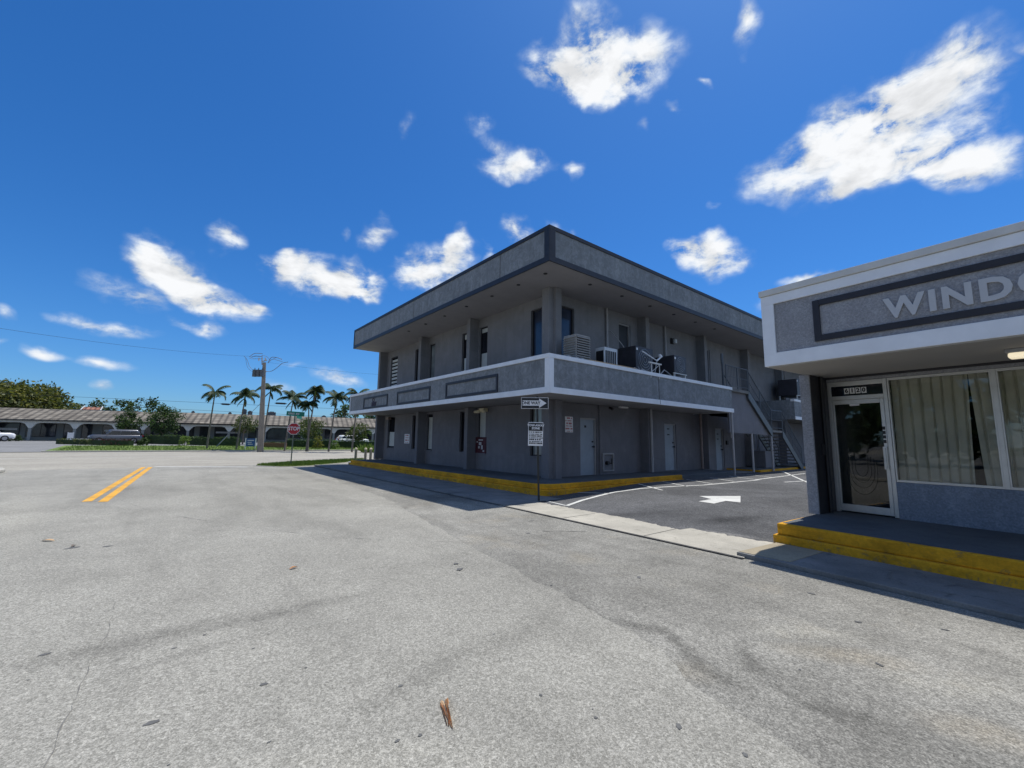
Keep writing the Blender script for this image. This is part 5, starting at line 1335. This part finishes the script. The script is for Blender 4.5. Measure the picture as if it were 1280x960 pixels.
GR = {'air_conditioner': 'cooling units on the balcony ledges', 'leafy_tree': 'small trees in front of the arcade', 'spreading_tree': 'big trees behind the left end of the arcade',
      'distant_tree': 'distant trees beyond the arcade', 'hedge': 'hedges along the far lawn', 'bush': 'bushes on the far lawn', 'overhead_wire': 'overhead wires', 'splice_case': 'splice cases on the long wire',
      'roof_unit': 'units on the arcade roof', 'roof_vent': 'units on the arcade roof', 'yard_sign': 'small signs on the far lawn', 'parked_car': 'parked cars', 'dry_leaf': 'dry leaves on the road', 'shade_tree': 'trees across the street from the shop'}
for o in COL.objects:
    k = o.name.split('.')[0]
    if o.parent is None and k in GR and 'label' in o.keys() and 'group' not in o.keys(): o['group'] = GR[k]
# ---------------------------------------------------------------- sky, clouds, sun
SKYTINT = (.60, .91, 1.31); SKYSAT = 1.1; SKYSTR = .098
w = bpy.data.worlds.new("World"); scn.world = w; w.use_nodes = True; nt = w.node_tree; bg = nt.nodes['Background']
sd = Vector((2.84, .46, 7.74)).normalized(); s_el = math.asin(sd.z); s_az = math.atan2(sd.x, sd.y)
sky = nt.nodes.new('ShaderNodeTexSky'); sky.sky_type = 'NISHITA'; sky.sun_disc = False; sky.sun_elevation = s_el; sky.sun_rotation = s_az
sky.air_density = 1.0; sky.dust_density = .55; sky.ozone_density = 3.5
tc = nt.nodes.new('ShaderNodeTexCoord').outputs['Generated']
sep = nt.nodes.new('ShaderNodeSeparateXYZ'); nt.links.new(tc, sep.inputs[0])
az = math_(nt, 'ARCTAN2', sep.outputs[0], sep.outputs[1]); el = math_(nt, 'ARCSINE', sep.outputs[2])
cmb = nt.nodes.new('ShaderNodeCombineXYZ'); nt.links.new(az, cmb.inputs[0]); nt.links.new(el, cmb.inputs[1])
def warp(src, scale, amt, det=5):
    n = nt.nodes.new('ShaderNodeTexNoise'); n.inputs['Scale'].default_value = scale; n.inputs['Detail'].default_value = det; n.inputs['Roughness'].default_value = .6
    nt.links.new(tc, n.inputs['Vector'])
    a = nt.nodes.new('ShaderNodeVectorMath'); a.operation = 'SUBTRACT'; nt.links.new(n.outputs['Color'], a.inputs[0]); a.inputs[1].default_value = (.5, .5, .5)
    b_ = nt.nodes.new('ShaderNodeVectorMath'); b_.operation = 'SCALE'; nt.links.new(a.outputs[0], b_.inputs[0]); b_.inputs['Scale'].default_value = amt
    k_ = nt.nodes.new('ShaderNodeCombineXYZ'); k_.inputs[0].default_value = 1; nt.links.new(rng(nt, el, 0, .4, .12, 1), k_.inputs[1])
    m_ = nt.nodes.new('ShaderNodeVectorMath'); m_.operation = 'MULTIPLY'; nt.links.new(b_.outputs[0], m_.inputs[0]); nt.links.new(k_.outputs[0], m_.inputs[1])
    c_ = nt.nodes.new('ShaderNodeVectorMath'); c_.operation = 'ADD'; nt.links.new(src, c_.inputs[0]); nt.links.new(m_.outputs[0], c_.inputs[1])
    f_ = nt.nodes.new('ShaderNodeVectorMath'); f_.operation = 'MULTIPLY'; nt.links.new(c_.outputs[0], f_.inputs[0]); f_.inputs[1].default_value = (1, 1, 0); return f_.outputs[0]
wv = warp(cmb.outputs[0], 9, .11, 3)
CL = [(695,85,48,30,20,1),(745,50,38,52,0,1.1),(795,82,62,36,-30,1.1),(745,105,75,28,10,.9),(770,75,40,30,0,.8),(932,35,17,32,10,.9),(887,100,12,6,-20,.8),(852,132,13,8,0,.6),
 (1165,100,95,46,-38,1.1),(1075,160,90,48,-30,1.2),(985,215,62,28,-25,1.0),(1120,205,70,28,-8,1.0),(1225,205,80,32,-8,1.2),(1215,150,40,18,-10,.55),(1060,240,50,13,-8,.85),(1275,62,18,18,0,.9),(1110,150,110,58,-32,.75),(1170,195,95,36,-12,.7),(735,85,62,42,0,.55),(225,342,74,30,25,.5),(175,322,30,22,40,.4),(1190,55,30,25,-30,.7),
 (645,200,46,25,5,1.1),(598,155,22,22,30,.65),(717,217,16,13,0,.7),(512,155,11,18,0,.45),(808,160,8,12,0,.4),(893,252,8,8,0,.5),
 (475,298,27,19,-10,1.0),(548,335,44,30,-25,1.1),(520,350,28,18,0,.9),(572,312,14,28,0,.7),(608,318,10,9,0,.7),(648,290,22,16,20,.8),(705,285,32,11,25,.8),(433,292,5,8,0,.5),
 (890,320,52,25,0,1.2),(850,308,30,16,0,1.0),(408,345,66,27,8,1.3),(358,330,28,15,10,1.0),(442,358,38,20,10,1.1),(283,299,26,19,15,1.15),
 (212,345,68,30,28,1.25),(255,370,74,21,20,1.2),(190,305,20,20,50,.8),(160,372,52,13,22,.8),(315,386,28,7,8,.75),
 (140,411,62,11,8,1.05),(268,413,28,12,5,1.0),(225,405,20,6,15,.5),(60,443,24,7,5,.75),(130,455,36,8,10,.9),(10,396,26,9,25,.7),(5,433,14,4,0,.4),(120,480,17,7,5,.7),
 (420,470,38,11,14,1.0),(352,482,28,9,15,.5),(367,454,16,4,0,.5),(960,385,22,12,0,.7),(1010,350,50,8,-14,.8),(1090,225,120,30,-15,.5)]
def azel(px, py):
    d_ = ray(px, py).normalized(); return Vector((math.atan2(d_.x, d_.y), math.asin(d_.z)))
import cmath
acc = None
for cx, cyy, rx, ry, ro, stg in CL:
    c_ = azel(cx, cyy); h_ = 1.0
    Jx = (azel(cx+h_, cyy)-c_)/h_; Jy = (azel(cx, cyy+h_)-c_)/h_
    r_ = R(ro); ux = (Jx*math.cos(r_)+Jy*math.sin(r_))*rx*1.3; uy = (Jx*-math.sin(r_)+Jy*math.cos(r_))*ry*1.3
    # ellipse from the two conjugate radii
    a11 = ux.x*ux.x+uy.x*uy.x; a12 = ux.x*ux.y+uy.x*uy.y; a22 = ux.y*ux.y+uy.y*uy.y
    th = .5*math.atan2(2*a12, a11-a22); mm = (a11+a22)/2; dd = math.hypot((a11-a22)/2, a12); l1, l2 = math.sqrt(mm+dd), math.sqrt(max(1e-9, mm-dd))
    mp = nt.nodes.new('ShaderNodeMapping'); mp.vector_type = 'TEXTURE'
    mp.inputs['Location'].default_value = (c_.x, c_.y, 0); mp.inputs['Rotation'].default_value = (0, 0, th); mp.inputs['Scale'].default_value = (l1, l2, 1)
    nt.links.new(wv, mp.inputs[0])
    g = nt.nodes.new('ShaderNodeTexGradient'); g.gradient_type = 'QUADRATIC_SPHERE'; nt.links.new(mp.outputs[0], g.inputs[0])
    g2 = nt.nodes.new('ShaderNodeTexGradient'); g2.gradient_type = 'SPHERICAL'; nt.links.new(mp.outputs[0], g2.inputs[0])
    nt.nodes.remove(g); v = math_(nt, 'MULTIPLY', g2.outputs['Fac'], stg*1.15)
    acc = v if acc is None else math_(nt, 'ADD', acc, v)
kx = nt.nodes.new('ShaderNodeCombineXYZ'); kx.inputs[0].default_value = 1; kx.inputs[1].default_value = 1; kx.inputs[2].default_value = 1.9
tq = nt.nodes.new('ShaderNodeVectorMath'); tq.operation = 'MULTIPLY'; nt.links.new(tc, tq.inputs[0]); nt.links.new(kx.outputs[0], tq.inputs[1]); tq = tq.outputs[0]
nz = noise(nt, tq, 12, 9, .58, .25); nz2 = noise(nt, tc, 42, 6, .7, .8)
nn = math_(nt, 'ADD', math_(nt, 'MULTIPLY', nz, .82), math_(nt, 'MULTIPLY', nz2, .18))
fld = math_(nt, 'MULTIPLY', acc, rng(nt, nn, .33, .67, .02, 1.95))
# unseen broken cloud added outside the view to whiten the fill light
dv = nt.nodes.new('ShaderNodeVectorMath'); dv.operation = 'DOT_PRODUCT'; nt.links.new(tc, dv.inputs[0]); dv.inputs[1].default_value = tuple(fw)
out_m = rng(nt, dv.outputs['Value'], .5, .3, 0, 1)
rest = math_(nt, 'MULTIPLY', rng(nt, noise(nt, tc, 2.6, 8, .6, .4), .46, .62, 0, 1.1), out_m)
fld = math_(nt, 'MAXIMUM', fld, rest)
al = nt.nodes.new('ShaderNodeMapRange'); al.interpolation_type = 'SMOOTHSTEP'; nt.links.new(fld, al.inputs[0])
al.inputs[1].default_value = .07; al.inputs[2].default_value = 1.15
tint = mul(nt, sky.outputs[0], SKYTINT)
hs = nt.nodes.new('ShaderNodeHueSaturation'); hs.inputs['Saturation'].default_value = SKYSAT; nt.links.new(tint, hs.inputs['Color'])
ush = nt.nodes.new('ShaderNodeVectorMath'); ush.operation = 'ADD'; nt.links.new(tq, ush.inputs[0]); ush.inputs[1].default_value = (.012, 0, .05)
shade = rng(nt, math_(nt, 'SUBTRACT', noise(nt, tq, 12, 9, .58, .25), noise(nt, ush.outputs[0], 12, 9, .58, .25)), -.16, .1, .80, 1.04)
cloudc = mul(nt, mix(nt, rng(nt, fld, .4, 1.5, 0, 1), (6.4, 7.5, 8.9), (9.6, 9.7, 9.8)), shade)
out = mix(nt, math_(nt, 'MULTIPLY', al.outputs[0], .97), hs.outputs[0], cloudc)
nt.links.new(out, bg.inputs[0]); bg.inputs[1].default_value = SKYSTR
sl = bpy.data.lights.new('sun', 'SUN'); sl.energy = 4.5; sl.angle = R(.53); sl.color = (1, .96, .9); so_ = bpy.data.objects.new('sun', sl); COL.objects.link(so_)
so_.rotation_euler = (-sd).to_track_quat('-Z', 'Y').to_euler(); so_.location = (0, 0, 30)
scn.view_settings.view_transform = 'Standard'; scn.view_settings.look = 'None'; scn.view_settings.exposure = 0; scn.view_settings.gamma = 1
scn.cycles.max_bounces = 6; scn.cycles.transparent_max_bounces = 8
